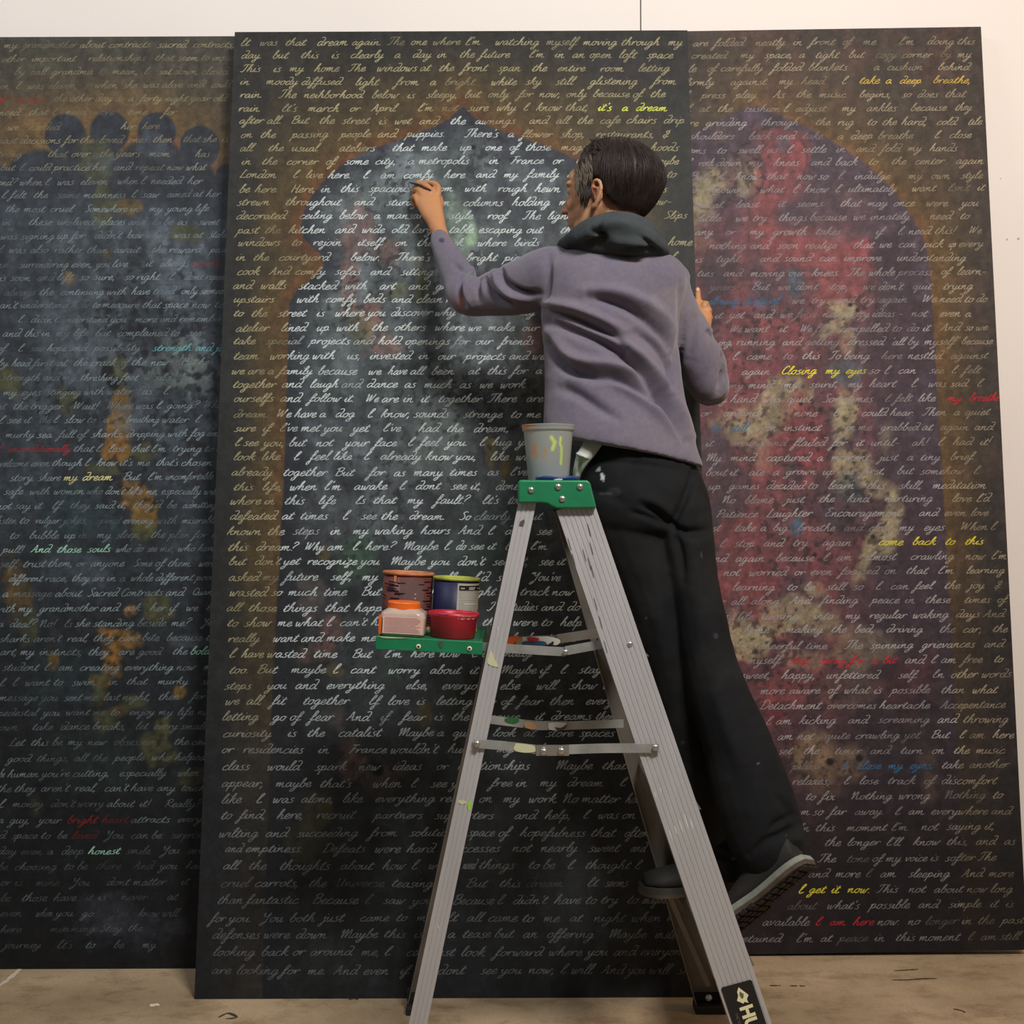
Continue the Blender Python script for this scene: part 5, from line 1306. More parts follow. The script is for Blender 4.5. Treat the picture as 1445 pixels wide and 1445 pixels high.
def cup_col(co):
    px, py = pix(co); n = fbm(px * 4, py * 4, 30, 4, 77)
    c = np.zeros((len(px), 3)) + np.array((152, 157, 150.)); front = co[:, 1] < Yc
    c = mixc(c, (150, 158, 166), sstep(640, 668, py) * .5)
    c = mixc(c, (206, 146, 96), sstep(.25, .9, n + .8 * np.exp(-((px - 744) / 9) ** 2) * sstep(612, 596, py)) * sstep(612, 600, py) * sstep(760, 742, px))
    for x, y, a, b, k in ((754, 634, 3.5, 9, .9), (757, 642, 3, 6, .7), (769, 636, 3, 5, .7), (768, 645, 4, 5, .35)):
        c = mixc(c, (196, 134, 84), sstep(1.2, .5, np.hypot((px - x) / a, (py - y) / b) + .8 * (n - .5)) * front * k)
    d1, _ = seg_dist(px, py, [(778, 617), (780, 620), (783, 624), (781, 630), (779.5, 634)]); c = mixc(c, (206, 224, 110), sstep(3.2, 2.0, d1) * front)
    d1, _ = seg_dist(px, py, [(791.5, 617), (790, 625), (792.5, 632), (792.2, 642), (791.5, 655)]); c = mixc(c, (206, 224, 110), sstep(1.9, 1.0, d1) * front)
    return linarr(c)
vcolor(cb, cup_col)
# blue paint-crusted lid lying in front of the cup
pl = P(787, 676, 2.172)
lidr = thing('paint_lid', (pl[0], 2.172, CAP_TOP + .0005), 'thin round dish crusted in dark blue paint at the foot of the cup', 'cover')
v, f = lathe([(.0005, 0), (.041, 0), (.0425, .002), (.0425, .006), (.040, .0068), (.038, .005), (.0005, .005)], 40)
v = [(x, y, z + .0012 * math.sin(5 * math.atan2(y, x)) * (z > .004)) for x, y, z in v]
mesh_obj('disc', place(v, pl[0], 2.172, CAP_TOP + .0005, 0), f, m_pblue, lidr, smooth=True)
splat('paint_mark', [(780, 677.5), (787, 675.5), (794, 676), (790, 678)], lambda x, y: P(x, y, 2.1285), m_white, lidr, 'white paint on the rim')
# ------------------------------------------------------------------ the woman on the ladder
m_skin = mat('skin', (1, 1, 1), rough=.5, attr=True, var=.04, vscale=60, bump=.08, bscale=260, spec=.35)
m_skin.node_tree.nodes['Principled BSDF'].inputs['Subsurface Weight'].default_value = .08
m_skin.node_tree.nodes['Principled BSDF'].inputs['Subsurface Radius'].default_value = (.012, .005, .003)
m_fleece = mat('lavender_fleece', (1, 1, 1), rough=.92, attr=True, var=.08, vscale=110, bump=.55, bscale=620, spec=.12, sheen=.25)
m_hood = mat('charcoal_jersey', rgb(62, 68, 70), rough=.9, var=.08, vscale=60, bump=.4, bscale=500, spec=.15)
m_trouser = mat('black_trousers', (1, 1, 1), rough=.85, attr=True, var=.14, vscale=24, bump=.3, bscale=420, spec=.18)
m_vest = mat('white_cotton', rgb(188, 188, 180), rough=.8, var=.05, bump=.2)
m_hair = mat('dark_brown_hair', rgb(36, 27, 24), rough=.55, var=.45, vscale=70, spec=.28, aniso=(1, 1, .12))
m_shoe = mat('dark_shoe', rgb(32, 30, 28), rough=.8, var=.25, vscale=60, bump=.4, bscale=220)
m_sole = mat('grey_midsole', rgb(128, 132, 120), rough=.7, var=.15, vscale=50)
m_tread = mat('brown_tread', rgb(74, 62, 52), rough=.85, var=.25, vscale=70)

XH, YH = P(930, 1262, 2.45)[0], 2.45
woman = thing('person', (XH, YH, .30), 'person in lavender fleece and black trousers standing on the ladder, writing with a raised hand', 'person')

# head frame: f forward (towards the left and into the board), l to her left (towards us), u up
HC = P(855, 277, 2.57)
yaw = math.radians(31)
fv = np.array((-math.cos(yaw), math.sin(yaw), .0)); lv = np.array((-math.sin(yaw), -math.cos(yaw), 0.)); uv = np.array((0, 0, 1.))
pitch = math.radians(4)
fv, uv = fv * math.cos(pitch) + uv * math.sin(pitch), uv * math.cos(pitch) - fv * math.sin(pitch)
AX = np.stack([fv, lv, uv])
hp = lambda f, l, u: HC + np.array((f, l, u)) @ AX
def hell(c, r): return ellipsoid(hp(*c), r, AX)
def htube(pts, rads, **k): return wtube([hp(*p) for p in pts], rads, **k)

head = [hell((-.012, 0, .040), (.094, .073, .080)), hell((.028, 0, .005), (.058, .060, .075)), hell((.048, 0, -.040), (.040, .046, .048)),
        hell((.060, 0, -.078), (.022, .024, .018)), hell((.064, 0, .038), (.024, .050, .028)),
        htube([(.044, .030, -.074), (.015, .044, -.058), (-.012, .050, -.030)], [.016, .016, .014]), htube([(.044, -.030, -.074), (.015, -.044, -.058), (-.012, -.050, -.030)], [.016, .016, .014]), hell((.020, 0, -.040), (.056, .057, .046)), hell((.0, 0, -.02), (.060, .064, .05)),
        htube([(.074, 0, .026), (.087, 0, .002), (.098, 0, -.016), (.105, 0, -.027)], [.012, .0100, .0092, .0085]), hell((.093, .008, -.029), (.009, .006, .006)), hell((.093, -.008, -.029), (.009, .006, .006)), hell((.070, 0, -.004), (.020, .030, .026)),
        hell((.062, .028, -.022), (.020, .022, .020)), hell((.062, -.028, -.022), (.020, .022, .020)),
        hell((.082, 0, -.050), (.011, .020, .0055)), hell((.081, 0, -.061), (.010, .017, .0055)), hell((.074, 0, -.044), (.014, .020, .010)),
        hell((.070, .030, .008), (.012, .014, .0095)), hell((.070, -.030, .008), (.012, .014, .0095)), hell((.072, .030, .024), (.012, .020, .008)), hell((.072, -.030, .024), (.012, .020, .008))]
def ear(s):
    e = (-.014, s * .074, -.012)
    o = lambda df, dl, du: (e[0] + df, e[1] + s * dl, e[2] + du)
    return [htube([o(.008, -.008, -.004), o(.011, 0, .012), o(.002, .006, .026), o(-.010, .009, .024), o(-.016, .010, .010), o(-.013, .008, -.008), o(-.004, .004, -.022), o(.004, -.002, -.030), o(.008, -.006, -.022)], [.0040, .0042, .0044, .0044, .0044, .0042, .0052, .0060, .0045], n=10),
            hell(o(-.003, -.004, .002), (.013, .004, .023)), htube([o(.002, .004, .012), o(-.007, .007, .008), o(-.007, .006, -.006), o(.002, .002, -.012)], [.0028, .003, .003, .003], n=8)]
head += ear(1) + ear(-1)
neck = [wtube([hp(-.030, 0, -.030), hp(-.030, 0, -.075), P(868, 350, 2.535), P(868, 380, 2.52)], [.052, .052, .056, .070])]
inner_torso = [ptube([(868, 366, 2.53, 60, .065), (866, 400, 2.52, 80, .080), (864, 450, 2.52, 76, .080), (868, 520, 2.51, 70, .076), (880, 590, 2.49, 70, .078), (902, 650, 2.48, 56, .07), (908, 720, 2.48, 56, .065)], 28, 4)]
def limb(pts, **k): return ptube(pts, 20, 5, True, **k)
l_arm = [limb([(800, 395, 2.54, 24, .034), (730, 410, 2.61, 19, .024), (670, 416, 2.69, 14, .020), (655, 400, 2.735, 11, .018), (639, 371, 2.795, 12, .020), (626, 345, 2.85, 11.5, .021), (618.5, 322, 2.900, 11.2, .019)])]
r_arm = [limb([(940, 410, 2.55, 20, .034), (974, 480, 2.57, 18, .028), (1000, 540, 2.60, 18, .030), (997, 508, 2.72, 12, .024), (993, 472, 2.85, 10, .018), (992, 455, 2.885, 11, .015)])]
legs = [limb([(880, 715, 2.48, 38, .060), (920, 850, 2.45, 32, .060), (952, 960, 2.43, 26, .050), (978, 1060, 2.45, 24, .050), (996, 1160, 2.48, 18, .038), (1003, 1225, 2.49, 15, .032)]),
        limb([(944, 715, 2.47, 32, .055), (975, 850, 2.41, 28, .055), (1008, 955, 2.37, 24, .048), (1045, 1050, 2.32, 24, .048), (1078, 1130, 2.28, 18, .036), (1100, 1185, 2.26, 14, .030)])]

# writing hand (her left): back of the hand towards us, fingers pinching the brush
BY = lambda x, y: float(MID.Yat(x, y))
def hpx(pts): return [P(x, y, Y) for x, y, Y in pts]
def ffinger(pts, r0, r1, n=10):
    k = len(pts); return wtube(hpx(pts), [r0 + (r1 - r0) * i / (k - 1) for i in range(k)], n=n, samp=4)
lh = [ptube([(618.5, 326, 2.895, 11.5, .020), (615, 312, 2.912, 13.2, .019), (609, 297, 2.925, 16.5, .017), (604.5, 284, 2.935, 18.0, .016), (603.5, 275, 2.942, 17.5, .015), (604, 270, 2.946, 15.5, .012)], 20, 4, True),
      ffinger([(616, 282, 2.935), (618.5, 266, 2.942), (611, 259, 2.962), (600, 258.5, 2.978), (590, 257.5, 2.988)], .0098, .0066),
      ffinger([(607, 280, 2.932), (606, 267, 2.937), (597, 261, 2.957), (589, 262, 2.975), (585, 266, 2.985)], .0098, .0068),
      ffinger([(598, 282, 2.932), (594, 271, 2.936), (588, 268, 2.955), (584.5, 272, 2.972), (584.5, 279, 2.980)], .0094, .0068),
      ffinger([(591, 289, 2.934), (587, 279, 2.938), (583.5, 278, 2.955), (583.0, 284, 2.968), (585.5, 290, 2.972)], .0084, .0060),
      ffinger([(615, 303, 2.930), (621, 289, 2.940), (618, 276, 2.960), (608, 268, 2.975), (597, 263.5, 2.984)], .0112, .0070)]
# the other hand steadies itself on the board's edge: index finger up, the rest curled
rh = [ptube([(993, 462, 2.875, 10.5, .014), (993, 450, 2.895, 12, .014), (992, 438, 2.910, 12.0, .013), (991, 430, 2.918, 10.5, .011)], 18, 4, True),
      ffinger([(987.5, 444, 2.903), (985.8, 428, 2.918), (984.8, 417, 2.926), (984.6, 408.5, 2.930)], .0098, .0070),
      ffinger([(993, 440, 2.903), (994.5, 430, 2.903), (997, 429, 2.918), (996, 435, 2.930), (993, 438, 2.934)], .0090, .0070),
      ffinger([(997, 446, 2.903), (999.5, 438, 2.900), (1001.5, 439, 2.915), (1000, 445, 2.927), (996, 446, 2.930)], .0086, .0066),
      ffinger([(998, 455, 2.897), (1001, 448, 2.896), (1003, 449, 2.908), (1001, 454, 2.918), (998, 455, 2.922)], .0076, .0060),
      ffinger([(985, 458, 2.885), (981, 446, 2.895), (980, 436, 2.905), (981, 427, 2.912)], .0095, .0070)]
body = fuse('body', head + neck + inner_torso + l_arm + r_arm + legs + lh + rh, .0029, 3, m_skin, woman, label='bare face, neck and hands')
def skin_col(co):
    n = len(co); px, py = pix(co); q = (co - HC) @ AX.T
    c = np.zeros((n, 3)) + np.array((186, 138, 104.))
    hd = q[:, 2] > -.13
    hd &= np.abs(q[:, 0]) < .16
    hd &= np.abs(q[:, 1]) < .12
    m = hd
    f, l, u = q[:, 0], q[:, 1], q[:, 2]
    def dot(cf, cl, cu, r, col, k):
        nonlocal c
        w = sstep(1.25, .6, np.sqrt(((f - cf) / r[0]) ** 2 + ((np.abs(l) - cl) / r[1]) ** 2 + ((u - cu) / r[2]) ** 2)) * m * k
        c = mixc(c, col, w)
    dot(.08, .030, -.022, (.03, .022, .018), (206, 132, 110), .5)     # cheeks
    dot(.090, .0, -.055, (.014, .021, .009), (168, 86, 80), .85)    # lips
    dot(.084, .030, .012, (.010, .014, .0055), (232, 224, 216), .9)    # eye
    dot(.086, .030, .012, (.010, .0055, .0055), (42, 30, 26), 1.)
    dot(.084, .031, .019, (.012, .017, .0024), (40, 30, 28), .9)       # lashes
    dot(.080, .034, .032, (.020, .018, .0045), (66, 48, 40), .75)      # brow
    dot(-.012, .074, -.010, (.012, .012, .022), (196, 112, 88), .45)
    hx = py < 340; hnd = ((px < 640) & (py < 345)) | ((px > 975) & (py < 470))
    c = mixc(c, (186, 132, 88), hnd * .9)
    kn = (np.hypot(px - 618, py - 265) < 6) | (np.hypot(px - 606, py - 267) < 5) | (np.hypot(px - 594, py - 271) < 5)
    c = mixc(c, (168, 106, 74), kn * hnd * .25)
    # closely cropped grey-brown hair at the temple and forehead line
    t = sstep(.03, .06, u) * sstep(.083, .066, f) * (f > .0) * m
    c = mixc(c, (96, 84, 66), t * .75)
    return linarr(c)
vcolor(body, skin_col)
# finger nail on the raised index finger
v, f = ellipsoid(P(984.6, 409.5, 2.921), (.0045, .0012, .0058), n=10, m=6)
mesh_obj('fingernail', v, f, mat('nail', rgb(214, 160, 138), rough=.3), woman, smooth=True)

# brush held in the writing hand
bt = P(576.5, 257, BY(577.5, 257.5) - .002); bh = P(592, 261.5, 2.942); be = P(607, 268.5, 2.926)
brush = thing('paintbrush', bt, 'fine dark paintbrush held in the raised writing hand', 'brush')
m_brush = mat('dark_brush_handle', rgb(46, 30, 34), rough=.4)
v, f = wtube([bh * .25 + bt * .75, bh, be], [.0022, .0032, .0030], n=10); mesh_obj('handle', v, f, m_brush, brush, smooth=True)
v, f = wtube([bt, bh * .12 + bt * .88, bh * .25 + bt * .75], [.0004, .0014, .0015], n=10); mesh_obj('bristles', v, f, m_rubber, brush, smooth=True)

# ------------------------------------------------------------------ garments
GAIN = 2.15
def fold_fn(lines, GAIN=GAIN):
    """real creases: each line pushes the cloth in or out along its normal"""
    def fn(co, no):
        px, py = pix(co); out = np.zeros(len(co))
        fr = sstep(.25, -.25, no[:, 1])
        for pts, amp, w in lines:
            q = catmull(pts, 6)
            d, t = seg_dist(px, py, [tuple(p) for p in q])
            out += amp * GAIN * np.exp(-(d / (w * .88)) ** 2) * (np.sin(np.clip(t, 0.03, .97) * PI) ** .45)
        out *= fr
        wr = (fbm(px, py, 55, 3, 2001) - .5) * .006 + (fbm(px, py, 16, 2, 2011) - .5) * .0016
        return co + no * (out + wr * fr)[:, None]
    return fn
FL = [([(766, 438), (800, 446), (840, 462), (868, 476), (884, 494)], -.013, 6.5), ([(770, 428), (806, 434), (846, 449), (880, 466)], .008, 8),
      ([(772, 452), (800, 462), (842, 478), (880, 500), (908, 528), (932, 560), (950, 592), (966, 622)], -.015, 8), ([(784, 446), (830, 466), (872, 482), (905, 505), (938, 545), (958, 580), (975, 615)], .009, 9),
      ([(832, 420), (856, 424), (884, 434), (912, 452), (938, 476), (950, 500)], -.009, 7), ([(824, 410), (860, 410), (896, 420), (930, 440), (950, 465)], .007, 10),
      ([(774, 486), (786, 506), (804, 522), (830, 530), (862, 534), (890, 545), (920, 566)], -.015, 7.5), ([(776, 470), (800, 500), (830, 512), (866, 516), (900, 528), (925, 548)], .009, 9),
      ([(806, 534), (840, 530), (870, 540), (905, 562), (935, 590), (960, 620)], .008, 8), ([(790, 548), (815, 556), (845, 575), (870, 590)], -.007, 8),
      ([(898, 470), (925, 488), (945, 512), (948, 535), (944, 548)], -.009, 7), ([(958, 400), (961, 440), (960, 480), (952, 530), (948, 560)], -.0045, 5.5),
      ([(775, 362), (772, 400), (766, 432)], -.006, 6), ([(706, 380), (710, 394), (722, 406), (742, 414), (758, 414)], -.012, 5), ([(698, 384), (704, 402), (720, 416), (745, 424)], .006, 6),
      ([(683, 392), (690, 410), (706, 424), (724, 430)], -.009, 5), ([(660, 384), (652, 398), (650, 416), (655, 430)], -.009, 4.5), ([(668, 378), (660, 396), (659, 414), (664, 432)], .006, 5),
      ([(676, 386), (672, 404), (676, 424)], -.007, 4.5), ([(640, 372), (648, 376), (656, 382)], -.006, 4), ([(1022, 520), (1020, 535), (1014, 552)], -.008, 5), ([(986, 440), (978, 470), (972, 505)], -.004, 9),
      ([(1000, 470), (1008, 474), (1012, 482)], -.005, 4), ([(870, 358), (900, 364), (932, 366)], -.004, 6)]
fl_parts = [rings([(806, 350, 918, 352, 2.535, .070), (784, 362, 948, 364, 2.53, .088), (770, 378, 964, 378, 2.525, .102), (765, 398, 968, 398, 2.52, .112), (762, 432, 965, 432, 2.515, .114), (765, 472, 961, 472, 2.51, .110), (768, 515, 962, 520, 2.50, .106), (768, 550, 966, 562, 2.49, .110), (767, 585, 974, 604, 2.48, .120), (766, 606, 984, 638, 2.475, .127), (766, 615, 991, 658, 2.475, .130), (767, 616, 990, 659.5, 2.475, .128)]),
            limb([(800, 394, 2.53, 46, .062), (772, 394, 2.55, 44, .058), (726, 407, 2.60, 38, .050), (690, 415, 2.65, 31, .044), (660, 418, 2.69, 27, .040), (651, 400, 2.735, 26, .038), (637, 371, 2.79, 21.5, .034), (624, 346, 2.85, 15.5, .029), (621, 338.5, 2.865, 13.4, .027)]),
            limb([(940, 402, 2.54, 32, .055), (952, 428, 2.55, 28, .055), (974, 475, 2.56, 32, .052), (993, 520, 2.575, 34, .050), (1002, 548, 2.60, 26, .046), (1004, 530, 2.68, 24, .040), (998, 496, 2.78, 18, .032), (994, 474, 2.845, 13, .024)]),
            ellipsoid(P(950, 392, 2.54), (.036, .05, .028)), ellipsoid(P(794, 374, 2.54), (.034, .055, .040))]
fleece = fuse('fleece_pullover', fl_parts, .0042, 9, m_fleece, woman, label='lavender grey fleece pullover with deep diagonal creases', deform=fold_fn(FL))
def fl_col(co):
    px, py = pix(co); n = fbm(px, py, 40, 4, 2101)
    c = np.zeros((len(co), 3)) + np.array((110, 103, 115.))
    c = mixc(c, (118, 111, 118), sstep(.4, .7, n) * .6)
    c = mixc(c, (99, 95, 112), sstep(.45, .7, fbm(px, py, 70, 3, 2120)) * .5)
    def sp(x, y, a, b, col, k):
        nonlocal c; c = mixc(c, col, sstep(1.3, .5, np.hypot((px - x) / a, (py - y) / b) + .7 * (fbm(px * 3, py * 3, 12, 2, 2200) - .5)) * k * (co[:, 1] < 2.9))
    sp(649, 427, 4, 12, (176, 104, 84), .6); sp(654, 415, 3, 9, (150, 100, 96), .4); sp(623, 339, 4, 3.4, (44, 44, 78), .9); sp(999, 466, 4, 3, (60, 60, 76), .7); sp(1018, 500, 2, 6, (84, 60, 64), .5); sp(632, 352, 5, 6, (112, 92, 112), .35)
    return linarr(c)
vcolor(fleece, fl_col)
# hem band stitched round the bottom edge is a crease in the fleece itself (last fold line)

HF = [([(806, 350), (835, 342), (852, 338), (846, 330), (838, 326)], -.010, 5), ([(818, 338), (840, 322), (870, 314), (900, 320)], .006, 8), ([(880, 352), (905, 352), (928, 356)], -.010, 5), ([(860, 340), (890, 342), (918, 346)], .006, 7),
      ([(850, 318), (846, 326), (852, 334)], -.006, 4), ([(905, 335), (918, 345), (930, 357)], -.008, 4)]
ring = []
for i in range(17):
    a = 2 * PI * i / 16
ho = [limb([(796, 349, 2.56, 6, .018), (808, 343, 2.50, 12, .028), (828, 333, 2.455, 20, .036), (852, 326, 2.43, 23, .040), (878, 328, 2.42, 24, .042), (902, 338, 2.43, 22, .040), (922, 349, 2.46, 14, .032), (934, 358, 2.50, 6, .020)]),
      limb([(798, 350, 2.56, 7, .020), (815, 350, 2.62, 12, .028), (860, 345, 2.65, 18, .028), (910, 348, 2.61, 18, .030), (932, 357, 2.52, 8, .022)]),
      limb([(838, 318, 2.475, 12, .026), (862, 309.5, 2.46, 10, .030), (888, 312, 2.455, 12, .032), (912, 326, 2.47, 14, .032), (928, 345, 2.49, 12, .030)]),
      limb([(812, 352, 2.50, 7, .022), (845, 353, 2.45, 9, .026), (885, 356, 2.44, 8, .026), (915, 359, 2.46, 6, .022)])]
hood = fuse('hood', ho, .0036, 8, m_hood, woman, label='charcoal jersey hood bunched around the neck', deform=fold_fn(HF, 1.7))

TF = [([(905, 712), (925, 722), (943, 736), (952, 744)], -.014, 6), ([(890, 722), (915, 730), (940, 742)], -.008, 5), ([(950, 744), (954, 730), (966, 706), (976, 680), (978, 662)], -.012, 6), ([(952, 744), (972, 750), (998, 748)], -.010, 5), ([(955, 750), (975, 758), (1000, 756)], -.006, 5),
      ([(900, 700), (930, 712), (950, 735)], .006, 10), ([(952, 752), (960, 780), (963, 820)], -.010, 8), ([(1120, 1150), (1100, 1160), (1085, 1172)], -.008, 6), ([(1126, 1164), (1105, 1176), (1080, 1188), (1060, 1206)], -.010, 7), ([(1095, 1120), (1110, 1140), (1120, 1156)], -.006, 6),
      ([(1000, 1195), (1015, 1207), (1034, 1212)], -.006, 5), ([(990, 1180), (1010, 1196), (1034, 1202)], .005, 6), ([(925, 860), (935, 900), (942, 950)], .005, 14), ([(1010, 980), (1030, 1040), (1050, 1090)], .006, 14), ([(830, 690), (860, 700), (880, 710)], -.004, 8), ([(840, 650), (900, 654), (960, 664)], -.003, 4)]
tr_parts = [rings([(826, 612, 968, 636, 2.475, .100), (822, 630, 978, 652, 2.475, .108), (817, 655, 988, 672, 2.475, .117), (813, 690, 998, 696, 2.47, .126), (813, 722, 1004, 726, 2.465, .124), (820, 744, 1001, 746, 2.465, .112), (838, 756, 990, 756, 2.465, .090)]),
            limb([(884, 730, 2.47, 66, .108), (906, 790, 2.46, 58, .095), (925, 850, 2.45, 49, .083), (950, 950, 2.44, 43, .070), (975, 1050, 2.45, 41, .068), (990, 1140, 2.47, 42, .068), (996, 1200, 2.48, 41, .066), (998, 1240, 2.485, 41, .062), (998, 1246, 2.485, 40, .060)]),
            limb([(958, 730, 2.45, 45, .105), (970, 790, 2.43, 41, .090), (982, 850, 2.41, 37, .078), (1004, 950, 2.37, 40, .070), (1040, 1050, 2.32, 49, .068), (1062, 1120, 2.29, 56, .066), (1076, 1165, 2.275, 56, .062), (1086, 1196, 2.265, 52, .058), (1092, 1222, 2.265, 42, .048)]),
            ellipsoid(P(1112, 1178, 2.26), (.030, .045, .022)), ellipsoid(P(1054, 1222, 2.31), (.030, .045, .034)), ellipsoid(P(1030, 1215, 2.33), (.030, .045, .045))]
trousers = fuse('trousers', tr_parts, .0044, 8, m_trouser, woman, label='black flared trousers with a few white paint spots', deform=fold_fn(TF, 1.15))
def tr_col(co):
    px, py = pix(co); n = fbm(px, py, 60, 4, 2301)
    c = np.zeros((len(co), 3)) + np.array((23, 24, 26.))
    c = mixc(c, (36, 36, 35), sstep(.45, .7, n) * .6)
    def sp(x, y, a, b, k, ang=0, col=(206, 206, 214)):
        nonlocal c; A = math.radians(ang); u = (px - x) * math.cos(A) + (py - y) * math.sin(A); w = -(px - x) * math.sin(A) + (py - y) * math.cos(A)
        c = mixc(c, col, sstep(1.25, .75, np.hypot(u / a, w / b)) * k * (co[:, 1] < 2.5))
    sp(844, 663, 3.4, 2.4, .7); sp(847, 659.5, 3.5, .9, .6, -20); sp(850, 673, 2.6, 6, 1., -15); sp(866, 694, 11, 6, .12); sp(855, 697, 10, 2, .2)
    sp(912, 871, 1.2, 1.2, .5); sp(963, 1048, 2.2, 3, .3, 0, (110, 130, 130)); sp(1070, 1077, 2.5, 1.6, .35, 30); sp(1090, 1199, 1.2, 1.2, .7); sp(1010, 897, 4, 4, .15); sp(1035, 1211, 2, 2, .35); sp(990, 783, 1, 5, .2)
    return linarr(c)
vcolor(trousers, tr_col)
# white vest showing at the side below the fleece
vs = [ptube([(838, 622, 2.400, 14, .010), (830, 636, 2.392, 12, .010), (822, 648, 2.398, 10.5, .010), (815.5, 664, 2.412, 7, .009), (812.5, 680, 2.43, 4, .008)], 16, 5, True)]
vest = fuse('undershirt', vs, .0026, 4, m_vest, woman, label='white undershirt hanging out at the hip', deform=fold_fn([([(814, 640), (822, 643), (829, 646)], .004, 2), ([(822, 646), (818, 658), (815, 672)], -.004, 3)]))

# ------------------------------------------------------------------ hair: swept bob built from locks over a cap
hr = (.107, .083, .092); hc_ = (-.016, 0, .036)
def hair_pt(phi, th, k=1.):
    """phi: 0 front, 90 left side, 180 back; th: 0 crown"""
    cp, sp_ = math.cos(phi), math.sin(phi); back = max(0, -cp)
    rr = k * (1 + .13 * back * math.exp(-((th - 1.5) / .6) ** 2))
    s = math.sin(th) if th < 1.4 else .98545 + .17 * (th - 1.4) - .36 * (th - 1.4) ** 2
    c = math.cos(th) if th < 1.9 else -.3233 - .93 * (th - 1.9)
    return hc_[0] + hr[0] * rr * s * cp, hc_[1] + hr[1] * rr * s * sp_, hc_[2] + hr[2] * c
def th_end(phi):
    d = math.degrees(phi) % 360; d = d if d <= 180 else 360 - d
    xs = [0, 30, 50, 58, 67, 76, 84, 92, 98, 104, 112, 130, 180]; ys = [.66, .78, .92, 1.2, 1.98, 1.95, 1.74, 1.74, 1.9, 2.2, 2.36, 2.46, 2.48]
    return float(np.interp(d, xs, ys))
nph, nth = 180, 26; hv = []; hf = []
hn = np.random.default_rng(5); groove = hn.random(nph)
for i in range(nph):
    phi = 2 * PI * i / nph; te = th_end(phi)
    for j in range(nth + 1):
        th = te * j / nth; k = 1 + .016 * (groove[i] - .5) * min(1, th * 2)
        if j == nth: k -= .05
        hv.append(hp(*hair_pt(phi, th, k)))
for i in range(nph):
    i2 = (i + 1) % nph
    for j in range(nth): hf.append((i * (nth + 1) + j, i * (nth + 1) + j + 1, i2 * (nth + 1) + j + 1, i2 * (nth + 1) + j))
hair = mesh_obj('hair', hv, hf, m_hair, woman, smooth=True, label='short dark brown bob combed back')
so = hair.modifiers.new('solid', 'SOLIDIFY'); so.thickness = .012; so.offset = -1
lm = MB(); R = random.Random(9)
def lock(pts, r0, r1):
    q = catmull(np.array(pts), 4); c = q; n = len(c)
    rad = np.linspace(r0, r1, n) * np.minimum(1, np.linspace(.35, 2.5, n))
    v, f = sweep(c, rad, rad * .6, 5, (0, 1, .2)); lm.add(v, f)
for _ in range(1500):
    phi = R.uniform(0, 2 * PI); d = math.degrees(phi) % 360
    if 185 < d < 350 and R.random() < .6: continue
    te = th_end(phi) * R.uniform(.86, 1.025); t0 = R.uniform(.02, .8) * te; t1 = min(te, t0 + R.uniform(.5, 1.3))
    ph2 = phi + R.gauss(0, .05) + (.10 if d < 60 else 0); lift = R.uniform(1.0, 1.030)
    pts = [hp(*hair_pt(phi + (ph2 - phi) * s, t0 + (t1 - t0) * s, 1 + (lift - 1) * math.sin(PI * min(1, s * .9 + .1)))) for s in (0, .25, .5, .75, 1)]
    lock(pts, R.uniform(.0008, .0020), .0003)
# tufts standing up at the crown and brow
for x, y, dx, dy, n_ in ((846, 210, -6, -14, 26), (856, 206, -3, -12, 22), (838, 216, -9, -8, 18), (868, 204, 2, -9, 16), (880, 205, 4, -7, 12)):
    for _ in range(int(n_ * 1.6)):
        a = np.array((x + R.uniform(-6, 6), y + R.uniform(-2, 5))); b2 = a + np.array((dx + R.uniform(-5, 5), dy + R.uniform(-5, 4))); Y = 2.52 + R.uniform(-.03, .05)
        mid = (a + b2) / 2 + np.array((R.uniform(-2, 2), -2))
        lock([P(a[0], a[1] + 3, Y), P(mid[0], mid[1], Y), P(b2[0], b2[1], Y - .004)], .0016, .0003)
# sideburn in front of the ear
for _ in range(70):
    x = R.uniform(818, 836); y = R.uniform(248, 268)
    ex = 820 + (x - 818) * .55 + R.uniform(-2, 2); ey = R.uniform(282, 299) - abs(x - 824) * .7
    q0 = (np.array(P(x, y, 2.495)) - HC) @ AX.T
    lock([P(x, y, 2.512), P((x + ex) / 2 + 1, (y + ey) / 2, 2.500), P(ex, ey, 2.512)], .0018, .0004)
# ragged nape
for _ in range(90):
    phi = math.radians(R.uniform(118, 200)); te = th_end(phi)
    pts = [hp(*hair_pt(phi, te - .5, .95)), hp(*hair_pt(phi, te - .25, 1.005)), hp(*hair_pt(phi + .03, te + R.uniform(-.02, .12), .98))]
    lock(pts, .0018, .0004)
lk = mesh_obj('hair_locks', lm.v, lm.f, m_hair, woman, smooth=True, kind='stuff')
gm = MB(); lm = gm
for _ in range(170):
    x = 811 + 24 * R.random() ** 1.4; y = 210 + (842 - x) * .85 + R.uniform(-2, 28)
    Yg = 2.479 + (842 - x) * .00125
    lock([P(x, y, Yg + .004), P(x + 1, y + 8, Yg), P(x + R.uniform(-1, 4), y + 17, Yg + .004)], .0011, .0003)
mesh_obj('temple_hair', gm.v, gm.f, mat('greying_hair', rgb(88, 76, 58), rough=.5, var=.2), woman, smooth=True, label='thin greying hair at the temple', kind='stuff')

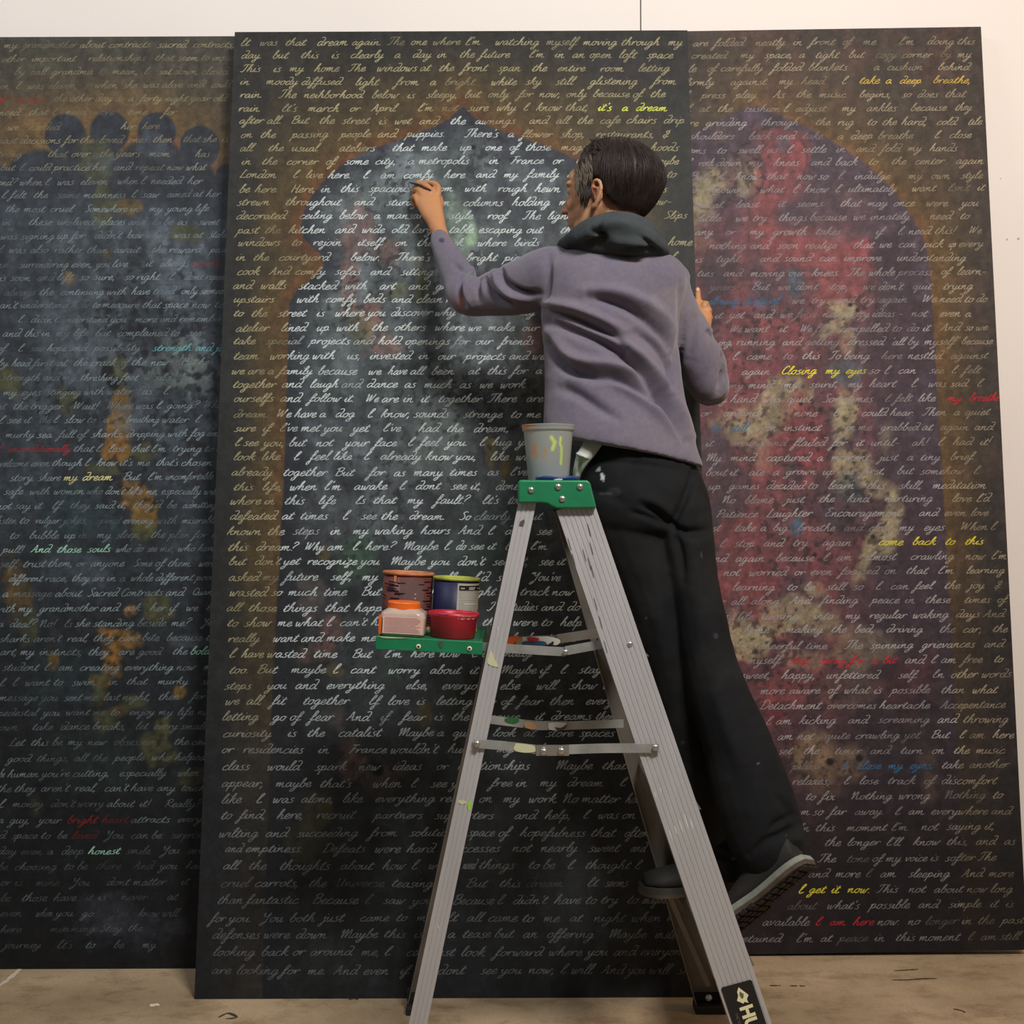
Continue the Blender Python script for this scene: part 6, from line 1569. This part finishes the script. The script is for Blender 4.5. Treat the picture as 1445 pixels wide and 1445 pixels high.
# ------------------------------------------------------------------ shoes
def shoe(heel, toe, upv, label, tread=False):
    heel, toe = np.array(heel), np.array(toe); fwd = toe - heel; Ls = np.linalg.norm(fwd); fwd /= Ls
    upv = np.array(upv, float); upv -= fwd * (upv @ fwd); upv /= np.linalg.norm(upv); sd = np.cross(upv, fwd)
    root = thing('shoe', heel, label, 'shoe', 'pair of shoes worn on the ladder') if False else None
    at = lambda t, s, u: heel + fwd * t * Ls + sd * s + upv * u
    # sole slab
    prof = [(0, .018), (.06, .030), (.18, .035), (.35, .032), (.5, .033), (.68, .044), (.8, .046), (.9, .038), (.97, .022), (1.0, .006)]
    q = catmull(prof, 3)
    out = [(t, s) for t, s in q] + [(t, -s) for t, s in q[::-1]]
    n = len(out)
    def ring(u, k=1.): return [at(.5 + (t - .5) * k, s * k, u) for t, s in out]
    def slab(u0, u1, k0=1., k1=1.): 
        v = ring(u0, k0) + ring(u1, k1); return v, [tuple(range(n))[::-1], tuple(range(n, 2 * n))] + [(i, (i + 1) % n, n + (i + 1) % n, n + i) for i in range(n)]
    up_parts = []
    pts = [at(.04, 0, .045), at(.12, 0, .050), at(.28, 0, .050), at(.45, 0, .042), at(.62, 0, .034), at(.8, 0, .029), at(.94, 0, .026)]
    ra = [.026, .032, .034, .033, .038, .040, .024]; rb = [.036, .042, .042, .034, .026, .020, .014]
    q = catmull(np.hstack([np.array(pts), np.array(ra)[:, None], np.array(rb)[:, None]]), 4)
    v, f = sweep(q[:, :3], q[:, 3], q[:, 4], 20, upv); up_parts.append((v, f))
    up_parts.append(wtube([at(.14, 0, .06), at(.15, 0, .095)], [.034, .033], up=fwd))
    return at, slab, up_parts, ring
def build_shoe(heel, toe, upv, label, tread, m_sole=m_sole):
    at, slab, parts, ring = shoe(heel, toe, upv, label)
    u = fuse('shoe_upper', parts, .004, 5, m_shoe, woman, label=label)
    v, f = slab(.008, .020, 1.0, .98); mesh_obj('midsole', v, f, m_sole, u, label='pale grey midsole')
    v, f = slab(0, .009, .98, 1.0); mesh_obj('outsole', v, f, m_tread, u, label='brown treaded outsole')
    if tread:
        tm2 = MB(); r3 = random.Random(4)
        for i in range(13):
            for j in range(-2, 3):
                t = .05 + i * .072; w_ = .034 if t < .5 else .042
                if abs(j) * .017 > w_ * (.95 if t < .9 else .5): continue
                s = j * .0165 + r3.uniform(-.002, .002); a_, b2 = .024, .0058
                c = [at(t + da * a_ + r3.uniform(-.006, .006), s + ds * b2, uu) for uu in (-.005, .001) for da, ds in ((-1, -1), (1, -1), (1, 1), (-1, 1))]
                tm2.hexa(c)
        mesh_obj('tread_lugs', tm2.v, tm2.f, m_shoe, u, kind='stuff')
    # laces
    lc = MB()
    for k in range(4):
        t = .42 + k * .07
        v, f = wtube([at(t, -.020, .066 - k * .006), at(t + .01, 0, .078 - k * .009), at(t, .020, .066 - k * .006)], [.002] * 3, n=6); lc.add(v, f)
    mesh_obj('laces', lc.v, lc.f, mat('grey_laces', rgb(80, 78, 74), rough=.9), u)
    return u
hL, tL = P(1042, 1261, 2.485), P(900, 1262, 2.485)
hL[2] = tL[2] = .302
build_shoe(hL, tL, (0, 0, 1), 'dark walking shoe seen from the side', False, mat('dark_midsole', rgb(50, 49, 45), rough=.85, var=.3))
tR = P(1014, 1326, 2.28); hR = P(1146, 1218, 2.19)
build_shoe(hR, tR, (-.50, .72, .52), 'dark walking shoe with its heel raised, sole showing', True)
